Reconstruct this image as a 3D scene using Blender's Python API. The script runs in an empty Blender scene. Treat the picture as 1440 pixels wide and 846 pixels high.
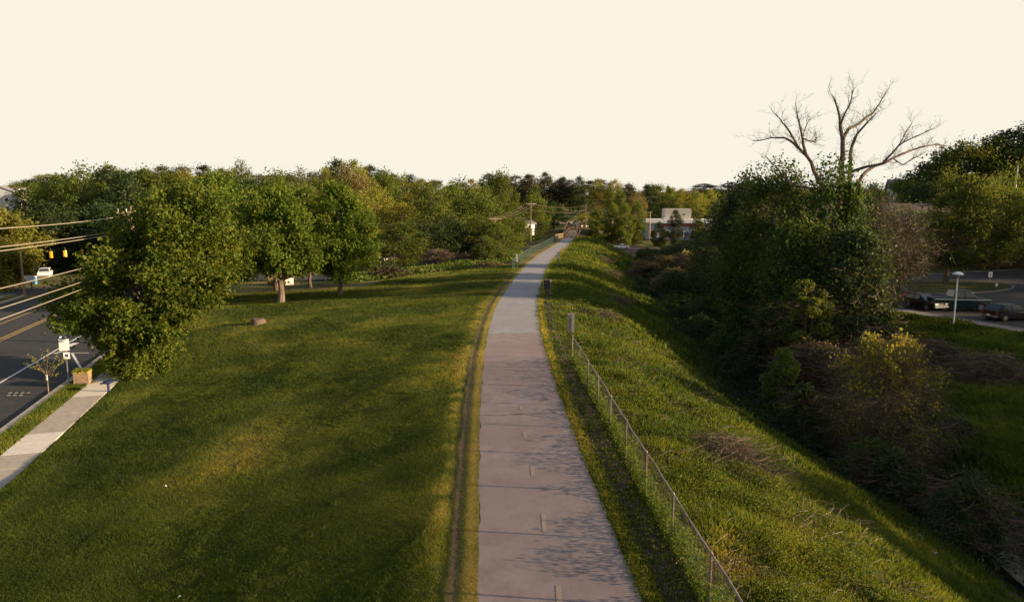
import bpy, math, random
import numpy as np
from mathutils import Vector, Matrix

R = math.radians
SC = bpy.context.scene
COL = SC.collection

# ------------------------------------------------------------------ camera
CAM_H, PITCH, FPX = 7.2, R(8.2), 960.0
cam_data = bpy.data.cameras.new('camera')
cam_data.lens = 24.0; cam_data.sensor_width = 36.0; cam_data.sensor_fit = 'HORIZONTAL'
cam_data.clip_start = 0.1; cam_data.clip_end = 6000
cam = bpy.data.objects.new('camera', cam_data); COL.objects.link(cam)
cam.location = (0, 0, CAM_H); cam.rotation_euler = (R(90) - PITCH, 0, 0)
SC.camera = cam

# ------------------------------------------------------------------ light
SUN_AZ, SUN_EL = R(97), R(12.6)
world = bpy.data.worlds.new('World'); SC.world = world; world.use_nodes = True
wn = world.node_tree; wn.nodes.clear()
w_out = wn.nodes.new('ShaderNodeOutputWorld'); w_bg = wn.nodes.new('ShaderNodeBackground')
sky = wn.nodes.new('ShaderNodeTexSky'); sky.sky_type = 'NISHITA'; sky.sun_disc = False
sky.sun_elevation = SUN_EL; sky.sun_rotation = SUN_AZ
sky.air_density = 1.0; sky.dust_density = 3.0; sky.ozone_density = 1.0
w_tc = wn.nodes.new('ShaderNodeTexCoord'); w_sep = wn.nodes.new('ShaderNodeSeparateXYZ')
w_ramp = wn.nodes.new('ShaderNodeValToRGB'); w_mix = wn.nodes.new('ShaderNodeMix'); w_mix.data_type = 'RGBA'
w_ramp.color_ramp.elements[0].position = 0.0; w_ramp.color_ramp.elements[0].color = (1, 1, 1, 1)
w_ramp.color_ramp.elements[1].position = 0.62; w_ramp.color_ramp.elements[1].color = (0, 0, 0, 1)
_e = w_ramp.color_ramp.elements.new(0.31); _e.color = (1, 1, 1, 1)
wn.links.new(w_tc.outputs['Generated'], w_sep.inputs[0]); wn.links.new(w_sep.outputs['Z'], w_ramp.inputs[0])
wn.links.new(w_ramp.outputs['Color'], w_mix.inputs['Factor'])
wn.links.new(sky.outputs['Color'], w_mix.inputs[6])
SKY_STRENGTH = 0.085
EXPOSURE = 1.5
_k = 1.0 / (SKY_STRENGTH * 2 ** EXPOSURE)          # the thin evening haze low in the sky, cream and just at white
w_mix.inputs[7].default_value = (0.955 * _k, 0.90 * _k, 0.765 * _k, 1)
wn.links.new(w_mix.outputs[2], w_bg.inputs['Color']); w_bg.inputs['Strength'].default_value = SKY_STRENGTH
wn.links.new(w_bg.outputs[0], w_out.inputs['Surface'])

sun_data = bpy.data.lights.new('sun', 'SUN'); sun_data.energy = 5.0; sun_data.angle = R(0.6)
sun_data.color = (1.0, 0.72, 0.44)
sun = bpy.data.objects.new('sun', sun_data); COL.objects.link(sun)
SUN_DIR = Vector((math.sin(SUN_AZ) * math.cos(SUN_EL), math.cos(SUN_AZ) * math.cos(SUN_EL), math.sin(SUN_EL)))
sun.rotation_euler = SUN_DIR.to_track_quat('Z', 'Y').to_euler(); sun.location = SUN_DIR * 100

vs = SC.view_settings
vs.view_transform = 'Standard'; vs.look = 'None'; vs.gamma = 1.0; vs.exposure = EXPOSURE; vs.use_curve_mapping = False
SC.render.engine = 'CYCLES'
SC.cycles.max_bounces = 5; SC.cycles.diffuse_bounces = 3; SC.cycles.transmission_bounces = 2; SC.cycles.glossy_bounces = 2
SC.cycles.transparent_max_bounces = 4
SC.cycles.caustics_reflective = False; SC.cycles.caustics_refractive = False
SC.cycles.use_denoising = True

# ------------------------------------------------------------------ measuring helpers
CP, SP = math.cos(PITCH), math.sin(PITCH)
def at_depth(px, py, d):
    cx = (px - 720) / FPX * d; cy = (py - 423) / FPX * d
    return Vector((cx, d * CP - cy * SP, CAM_H - d * SP - cy * CP))
def on_plane(px, py, z):
    d = (CAM_H - z) / (SP + (py - 423) / FPX * CP)
    return at_depth(px, py, d)
def z_at_row(py, d):
    return CAM_H - d * SP - (py - 423) / FPX * d * CP

# ------------------------------------------------------------------ noise
def _hash(ix, iy, seed):
    n = (ix.astype(np.int64) * 374761393 + iy.astype(np.int64) * 668265263 + seed * 1274126177) & 0x7fffffff
    n = ((n ^ (n >> 13)) * 1274126177) & 0x7fffffff
    return ((n ^ (n >> 16)) & 0xffff) / 65535.0
def vnoise(x, y, scale, seed=0):
    x = np.asarray(x, float) / scale; y = np.asarray(y, float) / scale
    ix = np.floor(x); iy = np.floor(y); fx = x - ix; fy = y - iy
    fx = fx * fx * (3 - 2 * fx); fy = fy * fy * (3 - 2 * fy)
    a = _hash(ix, iy, seed); b = _hash(ix + 1, iy, seed); c = _hash(ix, iy + 1, seed); d = _hash(ix + 1, iy + 1, seed)
    return (a * (1 - fx) + b * fx) * (1 - fy) + (c * (1 - fx) + d * fx) * fy
def fbm(x, y, scale, seed=0, octs=3):
    t = 0; w = 1.0; s = 0
    for k in range(octs):
        t = t + w * vnoise(x, y, scale / 2 ** k, seed + k); s += w; w *= 0.5
    return t / s
def sstep(a, b, x):
    t = np.clip((np.asarray(x, float) - a) / (b - a), 0, 1); return t * t * (3 - 2 * t)

# ------------------------------------------------------------------ trail centreline and ground height
_py = np.array([-60, -10, 11.6, 18.6, 22.8, 24.6, 37.4, 50.1, 64.3, 76.5, 92.9, 117, 139, 170, 200, 232, 300, 500, 1500], float)
_px = np.array([4.4, 1.9, .88, .56, .37, .29, .10, .32, 1.32, 2.28, 3.89, 6.95, 10.2, 14.3, 17.9, 21.7, 32, 70, 200], float)
_yy = np.arange(-60, 1500, 1.0)
_xx = np.interp(_yy, _py, _px)
for _ in range(3): _xx[1:-1] = (_xx[:-2] + 2 * _xx[1:-1] + _xx[2:]) / 4
for _ in range(6): _xx[2:-2] = (_xx[:-4] + _xx[1:-3] + _xx[2:-2] + _xx[3:-1] + _xx[4:]) / 5
def XP(y): return np.interp(y, _yy, _xx)
def ZP(y):
    y = np.asarray(y, float)
    return np.interp(y, [-60, 35, 60, 120, 172, 235, 300, 400, 1500], [0, 0, -.4, -1.15, -1.7, -1.6, 0.5, 3, 3])

# road on the left: s runs along it, n across it (0 = lawn side of the sidewalk)
RP0 = np.array([-16.6, 21.1]); RD = np.array([-.2815, .9596]); RN = np.array([-.9596, -.2815])
def road_sn(x, y):
    dx = x - RP0[0]; dy = y - RP0[1]
    return dx * RD[0] + dy * RD[1], dx * RN[0] + dy * RN[1]
def road_xy(s, n):
    return RP0[0] + s * RD[0] + n * RN[0], RP0[1] + s * RD[1] + n * RN[1]
def RZ(s): return np.interp(s, [-60, 42, 60, 110, 170, 400], [-2.2, -2.2, -2.5, -5.0, -6.0, -6.0])

# car park on the right: local axes f (across, away from the trail) and g (towards the camera)
LP0 = np.array([33.0, 70.0]); LF = np.array([.9326, .361]); LG = np.array([.361, -.9326])
LOT_Z = -2.9
def lot_fg(x, y):
    dx = x - LP0[0]; dy = y - LP0[1]
    return dx * LF[0] + dy * LF[1], dx * LG[0] + dy * LG[1]
def lot_xy(f, g):
    return LP0[0] + f * LF[0] + g * LG[0], LP0[1] + f * LF[1] + g * LG[1]

def boxmask(a, a0, a1, b, b0, b1, m):
    return np.minimum(sstep(a0 - m, a0, a) * (1 - sstep(a1, a1 + m, a)), sstep(b0 - m, b0, b) * (1 - sstep(b1, b1 + m, b)))

def creek_shift(y): return 0.9 * np.sin(np.asarray(y, float) / 9.0) + 0.5 * np.sin(np.asarray(y, float) / 4.1 + 1)
_ru = [1.5, 2.7, 3.4, 5, 7, 8, 9, 10, 11, 14, 15.6, 16.6, 18.0, 19.2, 21, 26, 34, 48, 70, 400]
_rz = [-.03, -.06, -.22, -.55, -1.12, -1.55, -2.08, -2.65, -3.2, -5.0, -5.6, -6.0, -6.0, -5.2, -4.6, -3.9, -3.3, -2.95, -2.9, -2.9]
def H(x, y, pads=True):
    x = np.asarray(x, float); y = np.asarray(y, float)
    zp = ZP(y); u = x - XP(y)
    # right bank
    sh = creek_shift(y) * sstep(9, 14, u)
    rz = np.interp(u - sh, _ru, _rz)
    far = sstep(100, 215, y)
    rz = rz + zp * (1 - sstep(6, 22, u)) - far * 1.6 * sstep(6, 22, u) - far * 3.0 * sstep(20, 30, u)
    # left side
    s, n = road_sn(x, y)
    bl = np.interp(y, [-60, 40, 75, 110, 160, 210, 260], [-2.05, -2.05, -2.5, -4.2, -5.6, -6.6, -5.0])
    bl = np.where(n > -6, RZ(s) + .12, bl * sstep(-6, -22, n) + (RZ(s) + .12) * (1 - sstep(-6, -22, n)))
    wdt = 18 + 12 * sstep(35, 60, y)
    ku = .12 * sstep(2.4, wdt, -u) + .88 * np.clip((-u - 2.4) / (wdt - 2.4), 0, 1)
    lz = zp + (bl - zp) * ku - 0.14 * np.exp(-((u + 8.2) / 3.0) ** 2) * (1 - sstep(26, 46, y))
    z = np.where(u > 0, rz, lz)
    z = np.where(np.abs(u) < 1.5, zp - .03, z)
    # street that passes under the footbridge
    cut = sstep(178, 192, y) * (1 - sstep(214, 232, y))
    z = z * (1 - cut) + (-6.6) * cut * 1.0
    # ground rising far away
    b = sstep(232, 262, y)
    back = -1.6 + 3.6 * sstep(250, 310, y) - 5.4 * sstep(9, 24, x - XP(y)) * (1 - sstep(300, 420, y))
    z = z * (1 - b) + back * b
    z = z + 9 * sstep(-20, -190, x) * sstep(150, 260, y) + 5 * sstep(60, -60, x) * sstep(270, 380, y)
    z = z + 13 * sstep(72, 120, x) * sstep(98, 150, y)
    # wheel rut and edge of turf beside the trail
    rut = np.exp(-((u + 1.98) / .14) ** 2) * .022 + np.exp(-((u - 2.02) / .16) ** 2) * .03
    z = z - rut * (y < 60)
    if pads:
        m = boxmask(n, .35, 18.9, s, -120, 200, .5)
        z = z * (1 - m) + (RZ(s) - .18) * m
        m = boxmask(n, 18.5, 80, s, 58, 72, .6)
        z = z * (1 - m) + (RZ(s) - .18) * m
        f, g = lot_fg(x, y)
        m = boxmask(f, -.2, 62, g, -15, 38, 2.5)
        z = z * (1 - m) + (LOT_Z - .08) * m
    # lumps
    lump = (fbm(x, y, 2.2, 5, 3) - .5) * .12 + (fbm(x, y, 9, 9, 2) - .5) * .25
    onpad = boxmask(n, -.6, 19.2, s, -120, 200, .8) + boxmask(*[lot_fg(x, y)[0], -1, 63], lot_fg(x, y)[1], -16, 39, 1.5) if pads else 0
    wild = sstep(4, 8, u) * (1 - sstep(36, 44, u))
    z = z + lump * (1 + 1.6 * wild) * sstep(2.2, 4.5, np.abs(u)) * (1 - np.clip(onpad, 0, 1))
    return z
def h1(x, y): return float(H(np.array([x]), np.array([y]))[0])
def spot(px, d):
    """ground point seen in picture column px at depth d"""
    x = (px - 720) / FPX * d; y = d * .9898 + .1426 * 1.2
    return x, y, h1(x, y)

# ------------------------------------------------------------------ materials
def new_mat(name):
    m = bpy.data.materials.new(name); m.use_nodes = True
    return m, m.node_tree, m.node_tree.nodes, m.node_tree.links, m.node_tree.nodes['Principled BSDF']
def _noise(nt, scale, detail=4, rough=.6, coord=None):
    n = nt.nodes.new('ShaderNodeTexNoise'); n.inputs['Scale'].default_value = scale
    n.inputs['Detail'].default_value = detail; n.inputs['Roughness'].default_value = rough
    if coord is None:
        coord = nt.nodes.new('ShaderNodeNewGeometry').outputs['Position']
    nt.links.new(coord, n.inputs['Vector']); return n
def _ramp(nt, src, stops):
    r = nt.nodes.new('ShaderNodeValToRGB'); el = r.color_ramp.elements
    while len(el) > 1: el.remove(el[-1])
    el[0].position = stops[0][0]; el[0].color = (*stops[0][1], 1)
    for p, c in stops[1:]:
        e = el.new(p); e.color = (*c, 1)
    nt.links.new(src, r.inputs[0]); return r
def _mix(nt, a, b, fac, mode='MIX'):
    m = nt.nodes.new('ShaderNodeMix'); m.data_type = 'RGBA'; m.blend_type = mode
    for sock, v in ((m.inputs[0], fac), (m.inputs[6], a), (m.inputs[7], b)):
        if isinstance(v, (int, float)): sock.default_value = v
        elif isinstance(v, tuple): sock.default_value = (*v, 1)
        else: nt.links.new(v, sock)
    return m.outputs[2]
def _attr(nt, name):
    a = nt.nodes.new('ShaderNodeAttribute'); a.attribute_name = name; return a.outputs['Fac']
def _bump(nt, bsdf, src, strength, dist=.05):
    b = nt.nodes.new('ShaderNodeBump'); b.inputs['Strength'].default_value = strength; b.inputs['Distance'].default_value = dist
    nt.links.new(src, b.inputs['Height']); nt.links.new(b.outputs[0], bsdf.inputs['Normal'])
def solid(name, c, rough=.6, metal=0, var=.25, scale=6, bump=0, spec=.5, dark=None):
    m, nt, N, L, b = new_mat(name)
    n = _noise(nt, scale, 5, .65)
    d = dark or tuple(v * (1 - var) for v in c); l = tuple(min(1, v * (1 + var)) for v in c)
    r = _ramp(nt, n.outputs['Fac'], [(.3, d), (.7, l)])
    L.new(r.outputs[0], b.inputs['Base Color']); b.inputs['Roughness'].default_value = rough; b.inputs['Metallic'].default_value = metal
    b.inputs['Specular IOR Level'].default_value = spec
    if bump: _bump(nt, b, n.outputs['Fac'], bump)
    return m
def leafmat(name, dark, mid, light, trans=.35):
    m, nt, N, L, b = new_mat(name)
    r = _ramp(nt, _attr(nt, 'tint'), [(0, dark), (.5, mid), (1, light)])
    ob = nt.nodes.new('ShaderNodeObjectInfo')
    hv = nt.nodes.new('ShaderNodeHueSaturation')
    mr = nt.nodes.new('ShaderNodeMapRange'); mr.inputs[3].default_value = .82; mr.inputs[4].default_value = 1.22
    L.new(ob.outputs['Random'], mr.inputs[0]); L.new(mr.outputs[0], hv.inputs['Value'])
    mh = nt.nodes.new('ShaderNodeMapRange'); mh.inputs[3].default_value = .488; mh.inputs[4].default_value = .51
    L.new(ob.outputs['Random'], mh.inputs[0]); L.new(mh.outputs[0], hv.inputs['Hue'])
    L.new(r.outputs[0], hv.inputs['Color'])
    b.inputs['Roughness'].default_value = .6; b.inputs['Specular IOR Level'].default_value = .10
    L.new(hv.outputs[0], b.inputs['Base Color'])
    t = nt.nodes.new('ShaderNodeBsdfTranslucent')
    warm = _mix(nt, hv.outputs[0], (1.5, 1.25, .5), 1.0, 'MULTIPLY'); L.new(warm, t.inputs['Color'])
    mx = nt.nodes.new('ShaderNodeMixShader'); mx.inputs[0].default_value = trans
    L.new(b.outputs[0], mx.inputs[1]); L.new(t.outputs[0], mx.inputs[2]); L.new(mx.outputs[0], N['Material Output'].inputs['Surface'])
    return m

M = {}
M['leaf_maple'] = leafmat('maple leaves', (.030, .058, .010), (.070, .114, .017), (.170, .212, .028), .45)
M['leaf_green'] = leafmat('green leaves', (.038, .062, .015), (.078, .112, .024), (.145, .170, .036), .45)
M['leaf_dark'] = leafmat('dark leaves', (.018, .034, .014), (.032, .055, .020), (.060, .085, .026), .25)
M['leaf_yellow'] = leafmat('yellow green leaves', (.080, .098, .020), (.160, .180, .034), (.270, .275, .060), .5)
M['leaf_tan'] = leafmat('budding tan leaves', (.075, .068, .034), (.140, .122, .054), (.215, .185, .075), .4)
M['leaf_pine'] = leafmat('pine needles', (.026, .034, .020), (.046, .050, .030), (.085, .075, .045), .2)
M['leaf_vine'] = leafmat('vine leaves', (.018, .042, .012), (.040, .082, .018), (.100, .145, .030), .35)
M['leaf_weed'] = leafmat('weed leaves', (.026, .058, .012), (.066, .118, .018), (.185, .210, .032), .40)
M['grass'] = leafmat('grass blades', (.040, .066, .013), (.100, .128, .022), (.255, .225, .052), .45)
M['twig'] = leafmat('dead vine stems', (.045, .034, .026), (.085, .064, .048), (.150, .115, .085), .05)
M['bark'] = solid('bark', (.085, .062, .045), .9, var=.45, scale=9, bump=.5)
M['bark_pale'] = solid('pale bark', (.16, .12, .085), .9, var=.4, scale=8, bump=.4)
M['wood'] = solid('weathered wood', (.17, .125, .085), .85, var=.3, scale=7, bump=.2)
M['wood_tan'] = solid('tan wood', (.36, .25, .14), .8, var=.2, scale=5)
M['galv'] = solid('galvanised steel', (.25, .245, .24), .55, .6, .3, 9)
M['old_galv'] = solid('weathered fence steel', (.19, .175, .16), .6, .5, .4, 7, dark=(.11, .07, .045))
M['black'] = solid('black plastic', (.018, .018, .02), .5, var=.3)
M['tyre'] = solid('tyre rubber', (.022, .021, .020), .85, var=.3, bump=.2)
M['white'] = solid('white paint', (.78, .77, .74), .5, var=.07, scale=3)
M['cream'] = solid('cream siding', (.66, .58, .44), .7, var=.08, scale=3)
M['grey_siding'] = solid('grey siding', (.28, .31, .36), .7, var=.1, scale=3)
M['brown_wall'] = solid('brown brick', (.15, .085, .06), .85, var=.3, scale=9)
M['brown_roof'] = solid('brown shingles', (.11, .075, .06), .9, var=.25, scale=5)
M['grey_roof'] = solid('grey shingles', (.20, .19, .20), .9, var=.25, scale=3)
M['tan_wall'] = solid('tan stucco', (.50, .46, .40), .85, var=.1, scale=1.5)
M['rust'] = solid('weathering steel', (.085, .048, .034), .8, .2, .35, 5)
M['concrete'] = solid('old concrete', (.30, .27, .23), .9, var=.22, scale=5, bump=.15)
M['kerb_dark'] = solid('stained kerb concrete', (.13, .12, .112), .9, var=.3, scale=5)
M['concrete_pale'] = solid('pale concrete', (.50, .47, .42), .85, var=.12, scale=6, bump=.08)
M['stone'] = solid('creek stone', (.24, .21, .18), .85, var=.4, scale=4, bump=.4)
M['line_white'] = solid('white road paint', (.62, .61, .57), .7, var=.25, scale=18)
M['line_yellow'] = solid('yellow road paint', (.42, .27, .06), .7, var=.25, scale=14)
M['line_faded'] = solid('faded trail paint', (.25, .19, .145), .8, var=.2, scale=20)
M['wire'] = solid('bare cable', (.42, .37, .29), .5, .3, .1, 3)
M['blue'] = solid('blue paint', (.03, .07, .25), .45, var=.15)
M['navy'] = solid('dark blue enamel', (.012, .02, .075), .35, var=.2)
M['red'] = solid('red paint', (.30, .02, .02), .4, var=.15)
M['signal'] = solid('signal yellow', (.62, .30, .02), .45, var=.1)
M['green_fence'] = solid('green coated wire', (.03, .075, .065), .5, var=.15)
M['orange_brick'] = solid('orange brick', (.42, .20, .11), .85, var=.2, scale=6)
def glass(name, c=(.03, .035, .04), rough=.08):
    m, nt, N, L, b = new_mat(name); b.inputs['Base Color'].default_value = (*c, 1)
    b.inputs['Roughness'].default_value = rough; b.inputs['Specular IOR Level'].default_value = .5; return m
M['glass'] = glass('dark glass')
def paint(name, c):
    m, nt, N, L, b = new_mat(name)
    n = _noise(nt, 3, 4); r = _ramp(nt, n.outputs['Fac'], [(.3, tuple(v * .85 for v in c)), (.7, c)])
    L.new(r.outputs[0], b.inputs['Base Color']); b.inputs['Roughness'].default_value = .42; b.inputs['Specular IOR Level'].default_value = .35
    b.inputs['Coat Weight'].default_value = .0; b.inputs['Coat Roughness'].default_value = .1; return m

def asphalt(name, c, scale=25, pink=None):
    m, nt, N, L, b = new_mat(name)
    fine = _noise(nt, scale * 2.2, 5, .85); mid = _noise(nt, 1.4, 8, .72); big = _noise(nt, .23, 3, .5)
    base = _ramp(nt, mid.outputs['Fac'], [(.25, tuple(v * .60 for v in c)), (.5, c), (.75, tuple(v * 1.28 for v in c))]).outputs[0]
    if pink: base = _mix(nt, base, pink, _ramp(nt, big.outputs['Fac'], [(.35, (0, 0, 0)), (.65, (.8, .8, .8))]).outputs[0])
    grain = _ramp(nt, fine.outputs['Fac'], [(.3, (.52, .52, .52)), (.52, (1, 1, 1)), (.75, (1.7, 1.65, 1.6))]).outputs[0]
    L.new(_mix(nt, base, grain, .9, 'MULTIPLY'), b.inputs['Base Color'])
    b.inputs['Roughness'].default_value = .92; b.inputs['Specular IOR Level'].default_value = .2
    _bump(nt, b, fine.outputs['Fac'], .06, .004)
    return m
M['road'] = asphalt('road asphalt', (.038, .039, .042))
M['lot'] = asphalt('car park asphalt', (.042, .040, .041))
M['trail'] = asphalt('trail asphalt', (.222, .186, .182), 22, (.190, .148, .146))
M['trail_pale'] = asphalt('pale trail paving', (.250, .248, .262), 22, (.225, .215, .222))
M['crack'] = solid('tar and grit', (.045, .036, .032), .95, var=.4, scale=15)

def ground_material():
    m, nt, N, L, b = new_mat('turf and soil')
    big = _noise(nt, .16, 3, .5); mid = _noise(nt, 1.3, 5, .7); fine = _noise(nt, 16, 4, .8)
    g1 = _ramp(nt, mid.outputs['Fac'], [(.25, (.022, .036, .010)), (.5, (.036, .052, .013)), (.75, (.066, .068, .019))]).outputs[0]
    g2 = _ramp(nt, fine.outputs['Fac'], [(.3, (.55, .55, .5)), (.5, (1, 1, 1)), (.72, (1.6, 1.5, 1.3))]).outputs[0]
    g = _mix(nt, g1, g2, 1.0, 'MULTIPLY')
    brown = _mix(nt, (.075, .058, .030), g2, 1.0, 'MULTIPLY')
    g = _mix(nt, g, brown, _ramp(nt, big.outputs['Fac'], [(.46, (0, 0, 0)), (.70, (.45, .45, .45))]).outputs[0])
    dry = _mix(nt, (.260, .190, .065), g2, 1.0, 'MULTIPLY')
    g = _mix(nt, g, dry, _attr(nt, 'dry'))
    dirt = _mix(nt, (.082, .060, .045), g2, 1.0, 'MULTIPLY')
    g = _mix(nt, g, dirt, _attr(nt, 'dirt'))
    L.new(g, b.inputs['Base Color']); b.inputs['Roughness'].default_value = .95; b.inputs['Specular IOR Level'].default_value = .1
    _bump(nt, b, fine.outputs['Fac'], .9, .06)
    return m
M['ground'] = ground_material()
def water_material():
    m, nt, N, L, b = new_mat('creek water'); b.inputs['Base Color'].default_value = (.03, .026, .018, 1)
    b.inputs['Roughness'].default_value = .35; b.inputs['Specular IOR Level'].default_value = .25; n = _noise(nt, 3, 4); _bump(nt, b, n.outputs['Fac'], .5, .05); return m
M['water'] = water_material()

# ------------------------------------------------------------------ mesh helpers
def fast_mesh(name, V, F, mat, tint=None):
    """V (n,3) array, F (m,k) array"""
    me = bpy.data.meshes.new(name)
    k = F.shape[1]
    me.vertices.add(len(V)); me.vertices.foreach_set('co', np.asarray(V, np.float32).ravel())
    me.loops.add(F.size); me.loops.foreach_set('vertex_index', F.astype(np.int32).ravel())
    me.polygons.add(len(F)); me.polygons.foreach_set('loop_start', np.arange(0, F.size, k, dtype=np.int32))
    if tint is not None:
        a = me.attributes.new('tint', 'FLOAT', 'POINT'); a.data.foreach_set('value', np.asarray(tint, np.float32))
    me.materials.append(mat); me.update(calc_edges=True)
    return me
def tag(o, label=None, cat=None, group=None, kind=None):
    if label: o['label'] = label
    if cat: o['category'] = cat
    if group: o['group'] = group
    if kind: o['kind'] = kind
    return o
def link(name, me, parent=None, loc=(0, 0, 0), rz=0):
    o = bpy.data.objects.new(name, me); COL.objects.link(o)
    o.location = loc; o.rotation_euler = (0, 0, rz)
    if parent is not None: o.parent = parent
    return o
def empty(name, label, cat, loc=(0, 0, 0), rz=0, group=None):
    return tag(link(name, None, None, loc, rz), label, cat, group)

class MB:
    def __init__(self): self.v = []; self.f = []
    def add(self, vs_, fs):
        b = len(self.v); self.v += [tuple(p) for p in vs_]; self.f += [tuple(i + b for i in f) for f in fs]; return self
    def box(self, c, s, rz=0, top=1.0, topx=None):
        sx, sy, sz = s[0] / 2, s[1] / 2, s[2] / 2; tx = topx if topx is not None else top
        vs_ = [(-sx, -sy, -sz), (sx, -sy, -sz), (sx, sy, -sz), (-sx, sy, -sz), (-sx * tx, -sy * top, sz), (sx * tx, -sy * top, sz), (sx * tx, sy * top, sz), (-sx * tx, sy * top, sz)]
        cz, sn = math.cos(rz), math.sin(rz)
        vs_ = [(c[0] + x * cz - y * sn, c[1] + x * sn + y * cz, c[2] + z) for x, y, z in vs_]
        return self.add(vs_, [(0, 3, 2, 1), (4, 5, 6, 7), (0, 1, 5, 4), (1, 2, 6, 5), (2, 3, 7, 6), (3, 0, 4, 7)])
    def tube(self, pts, rad, sides=6, caps=True):
        pts = [Vector(p) for p in pts]
        if not hasattr(rad, '__len__'): rad = [rad] * len(pts)
        vs_ = []; fs = []; a = None
        for i, p in enumerate(pts):
            t = (pts[min(i + 1, len(pts) - 1)] - pts[max(i - 1, 0)])
            t = t.normalized() if t.length > 1e-9 else Vector((0, 0, 1))
            if a is None:
                a = t.orthogonal().normalized()
            else:
                a = a - t * a.dot(t)
                a = a.normalized() if a.length > 1e-6 else t.orthogonal().normalized()
            b = t.cross(a)
            for k in range(sides):
                an = 2 * math.pi * k / sides; vs_.append(p + (a * math.cos(an) + b * math.sin(an)) * rad[i])
        for i in range(len(pts) - 1):
            for k in range(sides):
                k2 = (k + 1) % sides; fs.append((i * sides + k, i * sides + k2, (i + 1) * sides + k2, (i + 1) * sides + k))
        if caps: fs.append(tuple(range(sides))[::-1]); fs.append(tuple(range((len(pts) - 1) * sides, len(pts) * sides)))
        return self.add(vs_, fs)
    def cyl(self, c, r, h, sides=14, r2=None, axis='z'):
        r2 = r if r2 is None else r2; c = Vector(c); ax = {'z': Vector((0, 0, 1)), 'y': Vector((0, 1, 0)), 'x': Vector((1, 0, 0))}[axis]
        return self.tube([c - ax * h / 2, c + ax * h / 2], [r, r2], sides)
    def prism_x(self, poly, x0, x1, inset=None):
        """poly of (y,z) swept along x"""
        n = len(poly); vs_ = [(x0, y, z) for y, z in poly] + [(x1, y, z) for y, z in poly]
        return self.add(vs_, [tuple(range(n))[::-1], tuple(range(n, 2 * n))] + [(i, (i + 1) % n, n + (i + 1) % n, n + i) for i in range(n)])
    def build(self, name, mat, parent=None, loc=(0, 0, 0), rz=0, smooth=False, bevel=0):
        me = bpy.data.meshes.new(name); me.from_pydata(self.v, [], self.f); me.materials.append(mat)
        if smooth:
            for p in me.polygons: p.use_smooth = True
        me.update()
        o = link(name, me, parent, loc, rz)
        if bevel:
            md = o.modifiers.new('bevel', 'BEVEL'); md.width = bevel; md.segments = 2; md.limit_method = 'ANGLE'
        return o

def leaves(P, size, rng, tint, up=0.0, flat=.62):
    """diamond leaf faces round the points P"""
    n = len(P); s = (np.asarray(size) * rng.uniform(.65, 1.3, n))[:, None]
    a = rng.normal(size=(n, 3)); a[:, 2] *= (1 - up); a /= np.linalg.norm(a, axis=1)[:, None]
    b = rng.normal(size=(n, 3)); b -= a * (a * b).sum(1)[:, None]; b /= np.linalg.norm(b, axis=1)[:, None]
    V = np.empty((n, 4, 3)); V[:, 0] = P - a * s; V[:, 1] = P - b * s * flat; V[:, 2] = P + a * s; V[:, 3] = P + b * s * flat
    F = np.arange(n * 4).reshape(n, 4)
    return V.reshape(-1, 3), F, np.repeat(np.clip(tint, 0, 1), 4)

def envelope_points(profile, n_cl, cl_r, n_leaf, rng, skew=(0, 0), flat=.75, inner=.35, lob=.2):
    """clump centres inside a crown outline r(z), then leaf points round them"""
    zs = np.array([p[0] for p in profile], float); rs = np.array([p[1] for p in profile], float)
    zz = np.linspace(zs[0], zs[-1], 200); w = np.interp(zz, zs, rs) + .15; w = w / w.sum()
    z = rng.choice(zz, n_cl, p=w) + rng.normal(0, .05, n_cl) * (zs[-1] - zs[0]) * .3
    th = rng.uniform(0, 2 * np.pi, n_cl)
    ph = rng.uniform(0, 6.28, 4)
    lobes = 1 + lob * (np.sin(2 * th + ph[0] + z * .5) * .5 + np.sin(3 * th + ph[1] - z * .8) * .5 + np.sin(5 * th + ph[2] + z) * .35)
    r = np.interp(z, zs, rs) * lobes
    rf = rng.uniform(inner, 1, n_cl) ** .6
    rr = np.maximum(r * rf - cl_r * .45, 0)
    tz = (z - zs[0]) / (zs[-1] - zs[0])
    ox = np.interp(z, *skew) if len(skew[:1]) and hasattr(skew[0], '__len__') else skew[0] * tz
    C = np.stack([rr * np.cos(th) + ox, rr * np.sin(th), z], 1)
    cr = cl_r * rng.uniform(.6, 1.35, n_cl); ct = rng.uniform(0, 1, n_cl)
    pick = rng.integers(0, n_cl, n_leaf)
    d = rng.normal(size=(n_leaf, 3)); d /= np.linalg.norm(d, axis=1)[:, None]
    rad = cr[pick] * (rng.uniform(.1, 1.0, n_leaf) ** .5 + np.abs(rng.normal(0, .28, n_leaf)))
    P = C[pick] + d * rad[:, None] * np.array([1, 1, flat])
    tint = ct[pick] * .55 + rng.uniform(0, .45, n_leaf)
    # shoots that stick out of the clumps
    k = max(8, n_leaf // 6); nr = max(n_cl * 7, 8); rc = rng.integers(0, n_cl, nr); rd = rng.normal(size=(nr, 3)) * .7
    out = C[rc] * np.array([1, 1, 0]); out[:, 2] = (C[rc][:, 2] - zs.mean()) ; out /= (np.linalg.norm(out, axis=1)[:, None] + 1e-6); rd = rd + out; rd /= np.linalg.norm(rd, axis=1)[:, None]
    ri = rng.integers(0, nr, k); tt = rng.uniform(.6, 1.75, k)
    Q = C[rc[ri]] + rd[ri] * (cr[rc[ri]] * tt)[:, None] + rng.normal(0, .05, (k, 3)) * cl_r
    P = np.concatenate([P, Q]); tint = np.concatenate([tint, .35 + rng.uniform(0, .65, k)])
    return P, tint, C

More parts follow.
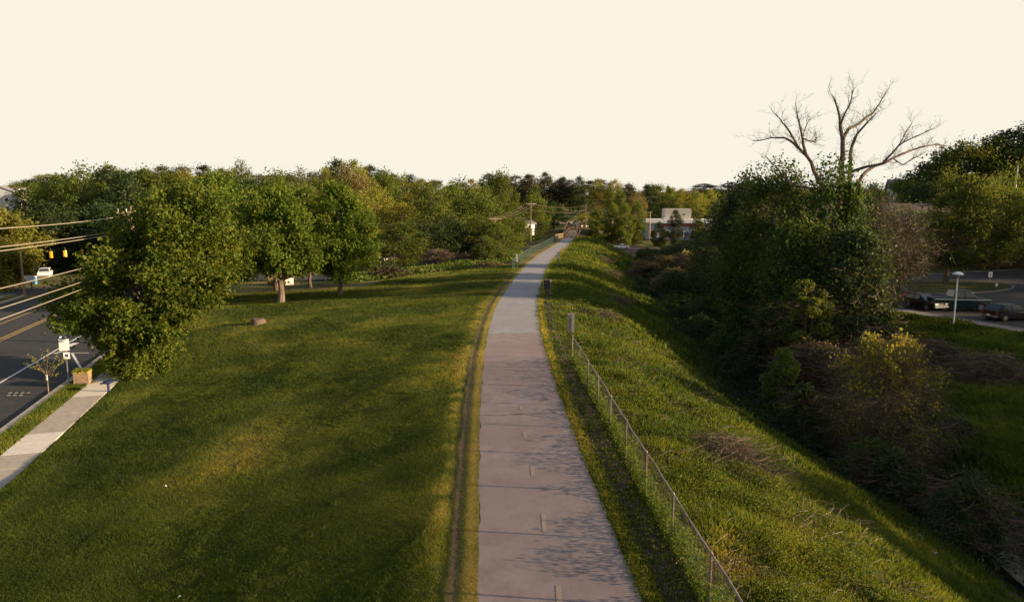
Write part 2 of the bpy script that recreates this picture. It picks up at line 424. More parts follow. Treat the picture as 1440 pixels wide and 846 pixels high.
def limbs(mb, C, rng, z0, rad, share=.5, axis=(0, 0), sides=5, top=None):
    """boughs curving from the stem up to the clumps"""
    for c in C[rng.uniform(size=len(C)) < share]:
        c = Vector(c)
        if c.z < z0 + .8: continue
        hd = math.hypot(c.x - axis[0], c.y - axis[1])
        zb = max(z0, c.z - hd * rng.uniform(.5, 1.0) - .5)
        if top is not None: zb = min(zb, top)
        b = Vector((axis[0], axis[1], zb)); m = b.lerp(c, .5) + Vector((rng.normal() * .12 * hd, rng.normal() * .12 * hd, -.08 * hd + .1))
        r = rad * rng.uniform(.35, .8)
        mb.tube([b, b.lerp(m, .55), m, m.lerp(c, .6) + Vector((0, 0, .05 * hd)), c], [r, r * .8, r * .6, r * .36, r * .12], sides, False)
# ================================================================== THE SETTING
def build_terrain():
    us = np.concatenate([-np.geomspace(1500, 40, 26), np.arange(-39, -26, 1.3), np.arange(-26, -4, .55), np.arange(-4, -2.4, .2), np.arange(-2.4, -1.4, .09),
                         [-1.0, 0, 1.0], np.arange(1.4, 2.5, .09), np.arange(2.5, 4, .2), np.arange(4, 26, .42), np.arange(26, 60, 1.3), np.geomspace(60, 1500, 34)])
    ys = np.concatenate([np.arange(-60, 0, 4), np.arange(0, 8, 1), np.arange(8, 45, .38), np.arange(45, 80, .8), np.arange(80, 240, 2.0), np.geomspace(240, 1500, 40)])
    U, Y = np.meshgrid(us, ys); X = XP(Y) + U
    Z = H(X, Y)
    V = np.stack([X, Y, Z], -1).reshape(-1, 3); nx, ny = len(us), len(ys)
    i = np.arange(ny - 1)[:, None] * nx + np.arange(nx - 1)[None, :]
    F = np.stack([i, i + 1, i + nx + 1, i + nx], -1).reshape(-1, 4)
    me = fast_mesh('ground', V, F, M['ground'])
    me.polygons.foreach_set('use_smooth', np.ones(len(F), bool))
    u = U.ravel(); x = X.ravel(); y = Y.ravel()
    dry, dirt = ground_masks(x, y, u)
    for nm, a in (('dry', dry), ('dirt', dirt)):
        at = me.attributes.new(nm, 'FLOAT', 'POINT'); at.data.foreach_set('value', a.astype(np.float32))
    tag(link('ground', me), kind='structure')

def ground_masks(x, y, u):
    n1 = fbm(x, y, 1.2, 21); n2 = fbm(x, y, 4.5, 31); n3 = fbm(x, y, .5, 41)
    au = np.abs(u)
    fringe = np.exp(-((au - 1.66) / .16) ** 2)                     # straw coloured turf edge
    rut = np.exp(-((au - 2.0) / .15) ** 2) * np.clip(.45 + n1 * .8, 0, 1)
    outer = np.exp(-((au - 2.45) / .35) ** 2) * sstep(.3, .6, n3) * .6
    nearp = (y < 70)
    left = u < 0
    dry = fringe * .85 + outer * np.where(left, 1.0, .4)
    dry = dry + sstep(.45, .70, n2) * .38 * left + .12 * sstep(.4, .7, n1)  # dry lawn patches, which also paint in yellow streaks of sun
    wide = sstep(.10, .40, n1 * .6 + n3 * .4) * sstep(1.78, 1.95, u) * (1 - sstep(2.5, 3.0, u)) * (y < 60)
    dirt = np.maximum(rut * nearp, wide * .8)
    sh = creek_shift(y)
    bed = sstep(14.2, 15.6, u - sh) * (1 - sstep(19, 21.5, u - sh))
    dirt = np.maximum(dirt, bed * .95)
    brown = sstep(3, 5, u) * (1 - sstep(13, 15, u)) * sstep(.50, .66, n1) * .75
    dirt = np.maximum(dirt, brown)
    dry = dry + sstep(.5, .72, n2) * .22 * (u > 3) * (1 - sstep(9, 13, u))
    dry = dry * (1 - bed)
    return np.clip(dry, 0, 1), np.clip(dirt, 0, 1)
build_terrain()

def strip(name, mat, s0, s1, n0, n1, dz, zf=RZ, step=1.5, parent=None, xy=road_xy, thick=0, jag=0, kind='structure'):
    """sheet laid along the road between two offsets"""
    k = max(2, int(abs(s1 - s0) / step) + 1); ss = np.linspace(s0, s1, k); mb = MB(); vs_ = []; fs = []
    for s in ss:
        z = float(zf(s)) + dz
        j0 = (vnoise(s, 3, .5, 8) - .5) * jag; j1 = (vnoise(s, 9, .5, 18) - .5) * jag
        a = xy(s, n0 + j0); b = xy(s, n1 + j1)
        vs_ += [(a[0], a[1], z), (b[0], b[1], z)]
        if thick: vs_ += [(a[0], a[1], z - thick), (b[0], b[1], z - thick)]
    m = 4 if thick else 2
    for i in range(k - 1):
        p = i * m; q = p + m
        fs.append((p, q, q + 1, p + 1))
        if thick: fs += [(p, p + 2, q + 2, q), (p + 1, q + 1, q + 3, p + 3)]
    if thick: fs += [(0, 1, 3, 2), ((k - 1) * m, (k - 1) * m + 2, (k - 1) * m + 3, (k - 1) * m + 1)]
    mb.add(vs_, fs); o = mb.build(name, mat, parent)
    if kind and parent is None: o['kind'] = kind
    return o

# --- street on the left
road = strip('road', M['road'], -45, 190, 2.68, 18.6, 0)
strip('road_side_street', M['road'], 58.2, 71.8, 18.5, 80, .004, step=2).name = 'side_street'
bpy.data.objects.remove(bpy.data.objects['side_street'])
def sheet(name, pts, mat, kind='structure', parent=None):
    mb = MB(); mb.add(pts, [tuple(range(len(pts)))]); o = mb.build(name, mat, parent)
    if kind and parent is None: o['kind'] = kind
    return o
def rp(s, n, dz=0.0): x, y = road_xy(s, n); return (x, y, float(RZ(s)) + dz)
def side_street():
    mb = MB(); vs_ = []; fs = []
    ss = np.linspace(58, 72, 8)
    for s in ss: vs_ += [rp(s, 18.55, .0), rp(s, 85, .0)]
    for i in range(7): fs.append((2 * i, 2 * i + 2, 2 * i + 3, 2 * i + 1))
    mb.add(vs_, fs); mb.build('side_street', M['road'])['kind'] = 'structure'
side_street()
strip('road_marking', M['line_yellow'], -30, 58, 10.72, 10.84, .006, step=1.5).name = 'centre_line'
strip('centre_line', M['line_yellow'], -30, 58, 11.04, 11.16, .006)
strip('lane_line', M['line_yellow'], -30, 58, 13.55, 13.67, .006)
strip('edge_line', M['line_white'], -30, 34, 6.0, 6.12, .006)
strip('lane_line', M['line_white'], 50, 58, 13.2, 13.34, .006)
strip('lane_line', M['line_white'], 48, 56, 15.0, 15.14, .006)
# parking stall corner, arrow and worn letters on the parking lane
def road_quad(name, s0, n0, s1, n1, w, mat=None):
    a = np.array([s0, n0]); b = np.array([s1, n1]); d = b - a; L = np.hypot(*d); p = np.array([-d[1], d[0]]) / L * w / 2
    pts = [a - p, b - p, b + p, a + p]
    sheet(name, [rp(q[0], q[1], .007) for q in pts], mat or M['line_white'])
def sn_at(px, py): p = on_plane(px, py, -2.2); return road_sn(p.x, p.y)
def mark(name, p0, p1, w):
    a = sn_at(*p0); b = sn_at(*p1); road_quad(name, a[0], a[1], b[0], b[1], w)
mark('parking_mark', (101, 496), (114, 518), .13)
mark('parking_mark', (101, 496), (125, 496), .09)
mark('parking_mark', (130, 475), (160, 475), .10)
mark('arrow_mark', (95, 487), (107, 482), .42)
mark('arrow_mark', (76, 497), (88, 494), .20)
for r, row in enumerate((552.5, 556)):
    for k in range(4 - r):
        x0 = (12 if r == 0 else 10) + k * 8.5
        mark('worn_lettering', (x0, row), (x0 + 5, row - .8), .09)
strip('kerb', M['concrete'], -45, 50, 2.32, 2.70, .13, thick=.45, step=2)
strip('far_kerb', M['concrete'], -45, 56, 18.6, 18.85, .14, thick=.4, step=2)
def far_corner():
    # rounded kerb where the side street joins
    pts = [(56, 18.6), (57, 18.9), (57.7, 19.6), (58, 20.6), (58, 40), (58, 70)]
    mb = MB(); vs_ = []; fs = []
    for s, n in pts: vs_ += [rp(s, n, .13), rp(s - .25, n + .15, .13), rp(s, n, -.2)]
    for i in range(len(pts) - 1):
        p = i * 3; q = p + 3; fs += [(p, q, q + 1, p + 1), (p, p + 2, q + 2, q)]
    mb.add(vs_, fs); mb.build('far_kerb', M['concrete_pale'])['kind'] = 'structure'
far_corner()
# verge between kerb and sidewalk
def slabs():
    rng = random.Random(4); s = -30.0; i = 0
    marks = [(3.4, 6.0, 'p'), (11.6, 14.4, 'p')]
    cuts = [-30, 3.6, 6.0, 11.6, 15.2, 60]
    mats = ['concrete', 'concrete_pale', 'concrete', 'concrete_pale', 'concrete']
    for a, b, m in zip(cuts[:-1], cuts[1:], mats):
        k = max(1, round((b - a) / 1.5)); st = (b - a) / k
        for j in range(k):
            strip('sidewalk', M[m], a + j * st + .012, a + (j + 1) * st - .012, .02, 1.37, .14 + rng.uniform(-.006, .006), thick=.35, step=1.6)
slabs()
strip('far_sidewalk', M['concrete'], -45, 56, 20.2, 21.5, .15, thick=.3, step=3)
VERGE = strip('verge', M['ground'], -45, 60, 1.36, 2.33, .115, step=.6)

# --- trail
def build_trail():
    ys = np.concatenate([np.arange(-40, 60, .25), np.arange(60, 172.5, 1.0)]); vs_ = []; fs = []
    for y in ys:
        c = float(XP(y)); z = float(ZP(y))
        jl = (float(vnoise(y, 1, .55, 3)) - .5) * .09 + (float(vnoise(y, 1, .16, 4)) - .5) * .04
        jr = (float(vnoise(y, 7, .55, 5)) - .5) * .09 + (float(vnoise(y, 7, .16, 6)) - .5) * .04
        vs_ += [(c - 1.5 + jl, y, z - .06), (c - 1.49 + jl, y, z), (c, y, z + .003), (c + 1.49 + jr, y, z), (c + 1.5 + jr, y, z - .06)]
    for i in range(len(ys) - 1):
        for k in range(4): fs.append((i * 5 + k, i * 5 + k + 1, i * 5 + k + 6, i * 5 + k + 5))
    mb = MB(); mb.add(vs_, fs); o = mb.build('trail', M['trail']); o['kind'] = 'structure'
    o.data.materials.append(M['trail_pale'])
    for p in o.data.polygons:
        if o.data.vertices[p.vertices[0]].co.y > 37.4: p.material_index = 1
    rng = random.Random(7)
    def tz(x, y, e): return float(ZP(y)) + .003 * (1 - min(1, abs(x - float(XP(y))) / 1.49)) + e
    for row, amp, w in ((582, .10, .050), (541, .05, .02), (509.5, .04, .022), (516, .05, .02), (468.5, .04, .05), (459, .04, .015), (427.5, .04, .035), (421, .03, .02), (402, .02, .03), (388, .02, .03), (374, .02, .035)):
        zz = 0.0
        for _ in range(4):
            p = on_plane(720, row, zz); zz = float(ZP(p.y))
        y0 = p.y; pts = []; c = float(XP(y0)); dy = 0
        for i in range(31):
            x = c - 1.48 + 2.96 * i / 30; dy = dy * .85 + rng.uniform(-1, 1) * amp * .35
            pts.append((x, y0 + dy + amp * math.sin(i * .2 + row), w * rng.uniform(.5, 1.3) / 2))
        v2 = []; f2 = []
        for x, y, h in pts: v2 += [(x, y - h, tz(x, y, .006)), (x, y + h, tz(x, y, .006))]
        for i in range(30): f2.append((2 * i, 2 * i + 2, 2 * i + 3, 2 * i + 1))
        m2 = MB(); m2.add(v2, f2); m2.build('crack', M['crack'], o)
    # worn centre dashes, a little right of the middle
    y = 8.2
    for px_, y0_, y1_ in ((787, 822, 850), (766, 722, 747), (750, 653, 668), (739, 607, 615), (733, 570, 576)):
        a = on_plane(px_, y1_, .012); b = on_plane(px_ - (2 if y0_ > 600 else 1), y0_, .012); w = .05
        m2 = MB(); m2.add([(a.x - w, a.y, tz(a.x, a.y, .006)), (a.x + w, a.y, tz(a.x, a.y, .006)), (b.x + w, b.y, tz(b.x, b.y, .006)), (b.x - w, b.y, tz(b.x, b.y, .006))], [(0, 1, 2, 3)])
        m2.build('centre_dash', M['line_faded'], o)
build_trail()

# --- creek
def build_creek():
    ys = np.arange(-40, 40, .6); vs_ = []; fs = []
    for y in ys:
        c = float(XP(y)) + 17.3 + float(creek_shift(y)); w = .55 + .5 * float(vnoise(y, 0, 3, 12))
        vs_ += [(c - w, y, -5.86), (c + w, y, -5.86)]
    for i in range(len(ys) - 1): fs.append((2 * i, 2 * i + 1, 2 * i + 3, 2 * i + 2))
    mb = MB(); mb.add(vs_, fs); mb.build('creek_water', M['water'])['kind'] = 'structure'
build_creek()

# --- car park
def lp(f, g, dz=0.0): x, y = lot_xy(f, g); return (x, y, LOT_Z + dz)
sheet('car_park', [lp(1.7, 38), lp(62, 38), lp(62, -15), lp(1.7, -15)], M['lot'])
def lot_slab(name, f0, f1, g0, g1, dz, th, mat, step=2.0):
    mb = MB(); k = max(1, int((g1 - g0) / step)); st = (g1 - g0) / k
    for i in range(k):
        a = lp(f0, g0 + i * st + .01); b = lp(f1, g0 + i * st + .01); c = lp(f1, g0 + (i + 1) * st - .01); d = lp(f0, g0 + (i + 1) * st - .01)
        vs_ = [(p[0], p[1], LOT_Z + dz) for p in (a, b, c, d)] + [(p[0], p[1], LOT_Z + dz - th) for p in (a, b, c, d)]
        mb.add(vs_, [(0, 1, 2, 3), (0, 4, 5, 1), (1, 5, 6, 2), (2, 6, 7, 3), (3, 7, 4, 0)])
    mb.build(name, mat)['kind'] = 'structure'
lot_slab('car_park_walk', .1, 1.5, -15, 38, .11, .4, M['kerb_dark'])
lot_slab('car_park_kerb', 1.52, 1.72, -15, 38, .12, .4, M['kerb_dark'], 3)
def lot_kerb_back():
    mb = MB(); a = lp(1.7, -15.3); b = lp(62, -15.3); c = lp(62, -14.95); d = lp(1.7, -14.95)
    vs_ = [(p[0], p[1], LOT_Z + .14) for p in (a, b, c, d)] + [(p[0], p[1], LOT_Z - .2) for p in (a, b, c, d)]
    mb.add(vs_, [(3, 2, 1, 0), (0, 4, 5, 1), (1, 5, 6, 2), (2, 6, 7, 3), (3, 7, 4, 0)]); mb.build('car_park_kerb', M['kerb_dark'])['kind'] = 'structure'
lot_kerb_back()
ISL = (21.5, -4.3, 10.5, 5.6)
def island():
    k = 48; top = []; mb = MB(); mk = MB()
    ring = [(ISL[0] + ISL[2] * math.cos(t), ISL[1] + ISL[3] * math.sin(t)) for t in [2 * math.pi * i / k for i in range(k)]]
    ring2 = [(ISL[0] + (ISL[2] - .2) * math.cos(t), ISL[1] + (ISL[3] - .2) * math.sin(t)) for t in [2 * math.pi * i / k for i in range(k)]]
    v = [lp(*r, .13) for r in ring2] + [lp(ISL[0], ISL[1], .45)]
    mb.add(v, [(i, (i + 1) % k, k) for i in range(k)]); mb.build('island_turf', M['ground'])['kind'] = 'structure'
    v = [lp(*r, .15) for r in ring] + [lp(*r, .15) for r in ring2] + [lp(*r, -.05) for r in ring]
    mk.add(v, [(i, (i + 1) % k, k + (i + 1) % k, k + i) for i in range(k)] + [(i, 2 * k + i, 2 * k + (i + 1) % k, (i + 1) % k) for i in range(k)])
    mk.build('island_kerb', M['kerb_dark'])['kind'] = 'structure'
island()

# --- pavement beyond the lawn trees and the street that passes under the footbridge
def laid_sheet(name, pts_edges, mat, dz=.05, sub=12):
    """ruled sheet following the ground between two polylines of equal length"""
    A, B = pts_edges; vs_ = []; fs = []
    n = len(A) * 6
    for t in np.linspace(0, len(A) - 1, n):
        i = min(int(t), len(A) - 2); f = t - i
        a = np.array(A[i]) * (1 - f) + np.array(A[i + 1]) * f; b = np.array(B[i]) * (1 - f) + np.array(B[i + 1]) * f
        for k in range(sub + 1):
            p = a + (b - a) * k / sub; vs_.append((p[0], p[1], h1(p[0], p[1]) + dz))
    for i in range(n - 1):
        for k in range(sub): q = i * (sub + 1) + k; fs.append((q, q + 1, q + sub + 2, q + sub + 1))
    mb = MB(); mb.add(vs_, fs); o = mb.build(name, mat, smooth=True); o['kind'] = 'structure'; return o
laid_sheet('back_lot', ([(-50, 92), (-32, 86), (-20, 84)], [(-50, 104), (-30, 100), (-14, 100)]), M['lot'], .12)
laid_sheet('under_street', ([(-160, 150), (-60, 190), (10, 200), (80, 200), (170, 196)], [(-163, 158), (-62, 198), (9, 208.5), (80, 209), (171, 205)]), M['lot'], .08)
laid_sheet('bank_path', ([(8, 262), (28, 268), (60, 290)], [(7, 266), (27, 272), (58, 295)]), M['concrete'], .12)

# ================================================================== GRASS AND WEEDS (nobody could count them)
def scatter(n, y0, y1, fx0, fx1, rng, power=1.6):
    """points on the ground, denser towards the near end"""
    t = rng.uniform(0, 1, n); y = ((y0 ** (1 - power)) * (1 - t) + (y1 ** (1 - power)) * t) ** (1 / (1 - power))
    x = rng.uniform(0, 1, n); lo = fx0(y); hi = fx1(y); return lo + (hi - lo) * x, y
def blades(x, y, hgt, wid, rng, tint, lean=.5, nb=3):
    z = H(x, y); n = len(x)
    x = np.repeat(x, nb) + rng.normal(0, 1, n * nb) * np.repeat(wid, nb) * 1.6; y = np.repeat(y, nb) + rng.normal(0, 1, n * nb) * np.repeat(wid, nb) * 1.6
    z = np.repeat(z, nb); h = np.repeat(hgt, nb) * rng.uniform(.5, 1.3, n * nb); w = np.repeat(wid, nb)
    a = rng.uniform(0, 2 * np.pi, n * nb); ca, sa = np.cos(a), np.sin(a)
    la = rng.uniform(0, 2 * np.pi, n * nb); ll = h * rng.uniform(.1, 1, n * nb) * lean
    V = np.empty((n * nb, 3, 3))
    V[:, 0] = np.stack([x - ca * w, y - sa * w, z - .01], 1); V[:, 1] = np.stack([x + ca * w, y + sa * w, z - .01], 1)
    V[:, 2] = np.stack([x + np.cos(la) * ll, y + np.sin(la) * ll, z + h], 1)
    F = np.arange(n * nb * 3).reshape(-1, 3)
    t = np.repeat(tint, nb) + rng.uniform(-.12, .12, n * nb)
    return V.reshape(-1, 3), F, np.repeat(np.clip(t, 0, 1), 3)

def build_lawn():
    rng = np.random.default_rng(3)
    x, y = scatter(540000, 8.5, 88, lambda y: -.80 * y - 3, lambda y: XP(y) - 1.47, rng, 1.35)
    s, n = road_sn(x, y); u = x - XP(y)
    keep = ((n < -.02) | ((n > 1.38) & (n < 2.31) & (s < 45))) & ~((u < -17) & (y > 70))
    x, y, u, n = x[keep], y[keep], u[keep], n[keep]
    dry, dirt = ground_masks(x, y, u)
    keep = (rng.uniform(size=len(x)) > dirt * 1.05) & (np.abs(np.abs(u) - 2.0) > .035)
    x, y, u, dry, n = x[keep], y[keep], u[keep], dry[keep], n[keep]
    w = .003 + .0005 * y; hgt = (.028 + .00075 * y) * (.45 + .55 * sstep(1.9, 2.6, -u))
    hgt = hgt * (1 + .5 * (fbm(x, y, 1.5, 77) > .6))
    t = .16 + .85 * dry + (fbm(x, y, 3.0, 55) - .5) * .8 + (fbm(x, y, .4, 56) - .5) * .3
    V, F, T = blades(x, y, hgt, w, rng, t, .8)
    zoff = None
    me = fast_mesh('grass', V, F, M['grass'], T)
    tag(link('grass', me), 'mown lawn grass between the trail and the sidewalk', 'grass', kind='stuff')
build_lawn()
def verge_lift():
    # verge strip sits above the ground sheet: give it its own grass
    rng = np.random.default_rng(8)
    s = rng.uniform(-8, 40, 16000); n = rng.uniform(1.40, 2.30, 16000); x, y = road_xy(s, n)
    V, F, T = blades(x, y, np.full(len(x), .10), np.full(len(x), .03), rng, .3 + (fbm(x, y, 1.2, 5) - .3) * .9, .8)
    V[:, 2] += np.repeat(RZ(np.repeat(s, 3)) + .115 - H(np.repeat(x, 3), np.repeat(y, 3)), 3)
    tag(link('verge_grass', fast_mesh('verge_grass', V, F, M['grass'], T)), 'grass verge between the sidewalk and the kerb', 'grass', kind='stuff')
verge_lift()

def build_right_grass():
    rng = np.random.default_rng(13)
    # shoulder, bank and creek field
    x, y = scatter(360000, 8.0, 175, lambda y: XP(y) + 1.46, lambda y: np.minimum(.84 * y + 4, 26 + .35 * y), rng, 1.3)
    u = x - XP(y); f, g = lot_fg(x, y)
    dry, dirt = ground_masks(x, y, u)
    keep = (rng.uniform(size=len(x)) > dirt * 1.0) & ((f < 0) | (g < -16) | (g > 39) | (f > 63))
    x, y, u, dry = x[keep], y[keep], u[keep], dry[keep]
    tall = sstep(2.6, 4.0, u)
    w = (.007 + .0011 * y) * (1 + .8 * tall); hgt = (.05 + .0012 * y) * (1 + tall * (1.2 + 2.2 * sstep(.5, .75, fbm(x, y, 2.5, 66))))
    t = .12 + .8 * dry + (fbm(x, y, 2.2, 57) - .5) * .9 + (fbm(x, y, .6, 58) - .5) * .6 + .04 * tall + .12 * sstep(6.5, 8, u) * (1 - sstep(10, 12, u))  # tint raised in a band halfway down the bank: a painted streak of sunlight
    V, F, T = blades(x, y, hgt, w, rng, t, .9)
    tag(link('bank_grass', fast_mesh('bank_grass', V, F, M['grass'], T)), 'rough grass down the bank and over the creek field', 'grass', kind='stuff')
    # leafy weeds of the upper bank
    x, y = scatter(56000, 8.0, 90, lambda y: XP(y) + 2.75, lambda y: XP(y) + 12.5, rng, 1.7)
    u = x - XP(y); dens = fbm(x, y, 2.0, 91)
    keep = (dens > .42 + .08 * np.maximum(0, u - 6.0)) & (fbm(x, y, 5.0, 15, 2) > .30) ; x, y, u = x[keep], y[keep], u[keep]
    k = 9; hh = (.10 + .60 * sstep(.4, .8, fbm(x, y, 1.3, 92)) * (1 - .5 * sstep(6, 11, u))) * (.35 + .65 * sstep(3, 5.5, u))
    X = np.repeat(x, k) + rng.normal(0, .11, len(x) * k); Y = np.repeat(y, k) + rng.normal(0, .11, len(x) * k)
    Z = H(X, Y) + np.repeat(hh, k) * rng.uniform(.1, 1.1, len(x) * k)
    tt = np.repeat(.02 + .95 * fbm(x, y, 1.6, 93), k) + rng.uniform(-.2, .35, len(x) * k)
    V, F, T = leaves(np.stack([X, Y, Z], 1), .014 + .0008 * Y, rng, tt, up=.3)
    tag(link('bank_weeds', fast_mesh('bank_weeds', V, F, M['leaf_weed'], T)), 'leafy weeds thick along the top of the bank', 'weeds', kind='stuff')
    # weeds growing through the chain link
    x, y = scatter(17000, 8.5, 31, lambda y: FX(y) - .10, lambda y: FX(y) + .25, rng, 1.6)
    Z = H(x, y) + rng.uniform(0, 1, len(x)) ** 1.8 * (.15 + 1.0 * fbm(x, y, .9, 95))
    V, F, T = leaves(np.stack([x, y, Z], 1), .020 + .0009 * y, rng, .35 + .5 * rng.uniform(size=len(x)), up=.2)
    tag(link('fence_weeds', fast_mesh('fence_weeds', V, F, M['leaf_weed'], T)), 'weeds and vine leaves growing through the wire fence', 'weeds', kind='stuff')
    # dead stems lying on the bank
    ar = []; vv = []; ff = []
    x, y = scatter(11000, 8.0, 75, lambda y: XP(y) + 2.9, lambda y: XP(y) + 9, rng, 1.7)
    d = fbm(x, y, 1.2, 21); keep = d > .50; x, y = x[keep], y[keep]
    V, F, T = stems(x, y, H(x, y) - .02, rng.uniform(.4, 1.0, len(x)), rng.uniform(.08, .3, len(x)), .0022 + .00022 * y, rng)
    tag(link('dead_stems', fast_mesh('dead_stems', V, F, M['twig'], T)), 'dry dead stems matted on the weedy bank', 'weeds', kind='stuff')
def stems(x, y, z, length, height, wid, rng, seg=4):
    """arching thin stems as ribbons"""
    n = len(x); a = rng.uniform(0, 2 * np.pi, n); V = np.empty((n, (seg + 1) * 2, 3)); bend = rng.normal(0, .5, n)
    roll = rng.uniform(0, np.pi, n)
    for i in range(seg + 1):
        t = i / seg; an = a + bend * t
        px_ = x + np.cos(an) * length * t; py_ = y + np.sin(an) * length * t; pz = z + height * 4 * t * (1 - t * .72)* .7
        ox = -np.sin(an) * wid * np.cos(roll); oy = np.cos(an) * wid * np.cos(roll); oz = wid * np.sin(roll)
        V[:, 2 * i] = np.stack([px_ - ox, py_ - oy, pz - oz], 1); V[:, 2 * i + 1] = np.stack([px_ + ox, py_ + oy, pz + oz], 1)
    base = (np.arange(n) * (seg + 1) * 2)[:, None]
    F = np.concatenate([base + np.array([2 * i, 2 * i + 1, 2 * i + 3, 2 * i + 2]) for i in range(seg)], 0)
    T = np.repeat(rng.uniform(0, 1, n), (seg + 1) * 2)
    return V.reshape(-1, 3), F, T
def FX(y): return np.interp(y, [-10, 9.6, 31], [4.2, 3.57, 2.8])
build_right_grass()

# ================================================================== TREES
def tree_meshes(profile, seed, n_cl, cl_r, n_leaf, leaf, trunk_r, trunk_top, skew=(0, 0), flat=.75, inner=.35, share=.4, sides=5, up=.0, lob=.2, lean=0):
    rng = np.random.default_rng(seed)
    P, t, C = envelope_points(profile, n_cl, cl_r, n_leaf, rng, skew, flat, inner, lob)
    V, F, T = leaves(P, leaf, rng, t, up)
    mb = MB(); k = 7
    pts = [(lean * i / k + rng.normal() * .05, rng.normal() * .05, -.5 + (trunk_top + .5) * i / k) for i in range(k + 1)]
    mb.tube(pts, [trunk_r * (1.35 if i == 0 else 1) * (1 - .72 * i / k) for i in range(k + 1)], 8)
    limbs(mb, C, rng, profile[0][0] * .6 + .4, trunk_r * .42, share, sides=sides, top=trunk_top)
    return (V, F, T), mb
class Proto:
    def __init__(self, mat, bark, **kw):
        (V, F, T), mb = tree_meshes(**kw)
        self.crown = fast_mesh('crown', V, F, M[mat], T)
        me = bpy.data.meshes.new('trunk'); me.from_pydata(mb.v, [], mb.f); me.materials.append(M[bark]); me.update(); self.trunk = me
        self.H = kw['profile'][-1][0]; self.R = max(p[1] for p in kw['profile']); self.mat = mat; self.src = None
    def place(self, x, y, z, h, r, rz, name, label, cat='tree', group=None):
        if self.src is None:
            root = empty(name, label, cat, (x, y, z), rz, group)
            self.src = [link('trunk', self.trunk, root), link('crown', self.crown, root)]
        else:
            root = empty(name, label, cat, (x, y, z), rz, group)
            for s in self.src:
                c = s.copy(); COL.objects.link(c); c.parent = root
        root.scale = (r / self.R, r / self.R, h / self.H)
        return root
def prof(*p): return list(p)
ROUND = prof((2.2, 1.5), (4, 4.6), (7, 6.0), (10, 5.6), (13, 4.0), (15.5, 1.2))
OVAL = prof((2.0, 1.2), (4, 3.2), (8, 4.4), (12, 4.0), (15, 2.6), (17.5, .6))
LOW = prof((.3, 3.0), (2, 5.2), (5, 6.2), (8, 5.2), (10.5, 3.2), (12, .8))
PINE = prof((6, 1.8), (9, 3.4), (13, 4.4), (17, 3.8), (20, 1.8), (21, .8))
SKIRT = prof((.2, 2.2), (2, 3.4), (6, 4.4), (10, 4.2), (13.5, 2.8), (16, .7))
PROTOS = {}
def mkp(key, mat, bark, variants, **kw):
    PROTOS[key] = []
    for sd in variants: PROTOS[key].append(Proto(mat, bark, seed=sd, **kw))
mkp('green', 'leaf_green', 'bark', (11, 12, 13), profile=ROUND, n_cl=110, cl_r=1.25, n_leaf=9000, leaf=.20, trunk_r=.30, trunk_top=11)
mkp('dark', 'leaf_dark', 'bark', (21, 22), profile=OVAL, n_cl=110, cl_r=1.1, n_leaf=8500, leaf=.20, trunk_r=.28, trunk_top=14)
mkp('yellow', 'leaf_yellow', 'bark_pale', (31, 32, 33), profile=ROUND, n_cl=95, cl_r=1.15, n_leaf=7500, leaf=.19, trunk_r=.26, trunk_top=12)
mkp('tan', 'leaf_tan', 'bark_pale', (41, 42), profile=ROUND, n_cl=90, cl_r=1.2, n_leaf=6500, leaf=.16, trunk_r=.25, trunk_top=13, share=.8)
mkp('pine', 'leaf_pine', 'bark', (51, 52), profile=PINE, n_cl=80, cl_r=1.3, n_leaf=8500, leaf=.19, trunk_r=.28, trunk_top=19, flat=.5, inner=.2, share=.8)
mkp('bush', 'leaf_green', 'bark', (61, 62), profile=LOW, n_cl=120, cl_r=1.15, n_leaf=9000, leaf=.20, trunk_r=.25, trunk_top=7)
mkp('skirt', 'leaf_green', 'bark', (81, 82), profile=SKIRT, n_cl=130, cl_r=1.0, n_leaf=10000, leaf=.2, trunk_r=.28, trunk_top=10)
mkp('darkbush', 'leaf_dark', 'bark', (71, 72), profile=LOW, n_cl=120, cl_r=1.2, n_leaf=9000, leaf=.20, trunk_r=.25, trunk_top=7)
_pc = {}
TREES = []     # (px, d, kind, zone) collected first, so labels can count along the row
def want(zone, px, d, kind, row=None, h=None, r=None): TREES.append(dict(zone=zone, px=px, d=d, kind=kind, row=row, h=h, r=r))

SKY = [(-60, 268), (0, 268), (40, 262), (60, 258), (90, 250), (150, 240), (190, 240), (240, 241), (300, 240), (350, 241), (420, 252), (450, 246), (500, 231), (530, 242), (570, 246),
       (620, 254), (675, 262), (700, 247), (720, 252), (750, 250), (800, 258), (850, 258), (900, 264), (960, 268), (1025, 268), (1100, 262), (1240, 262), (1275, 240), (1300, 222), (1340, 208), (1380, 195), (1410, 178), (1440, 170), (1500, 160)]
def skyrow(px): return float(np.interp(px, [a for a, b in SKY], [b for a, b in SKY]))
rr = random.Random(17)
def pick(ws):
    t = rr.uniform(0, sum(ws.values()))
    for k, w in ws.items():
        t -= w
        if t <= 0: return k
    return k
# farthest line of trees
for px in range(30, 1040, 19):
    d = rr.uniform(320, 400) if px > 560 else rr.uniform(230, 290)
    ws = dict(green=3, dark=2, pine=2, yellow=1.5) if px < 700 else dict(green=3, dark=2, pine=3, yellow=2)
    want('far', px + rr.uniform(-8, 8), d, pick(ws), skyrow(px) + rr.uniform(-4, 6), r=rr.uniform(6, 9))
# left woods, big and near the street
for px in range(70, 250, 30):
    want('leftwood', px + rr.uniform(-6, 6), rr.uniform(135, 165), pick(dict(green=3, dark=3)), skyrow(px) + rr.uniform(2, 14), r=7.0)
for px in range(40, 260, 36):
    want('leftwood', px + rr.uniform(-6, 6), rr.uniform(112, 126), pick(dict(darkbush=3, dark=2)), 300 + rr.uniform(-14, 14), r=6.0)
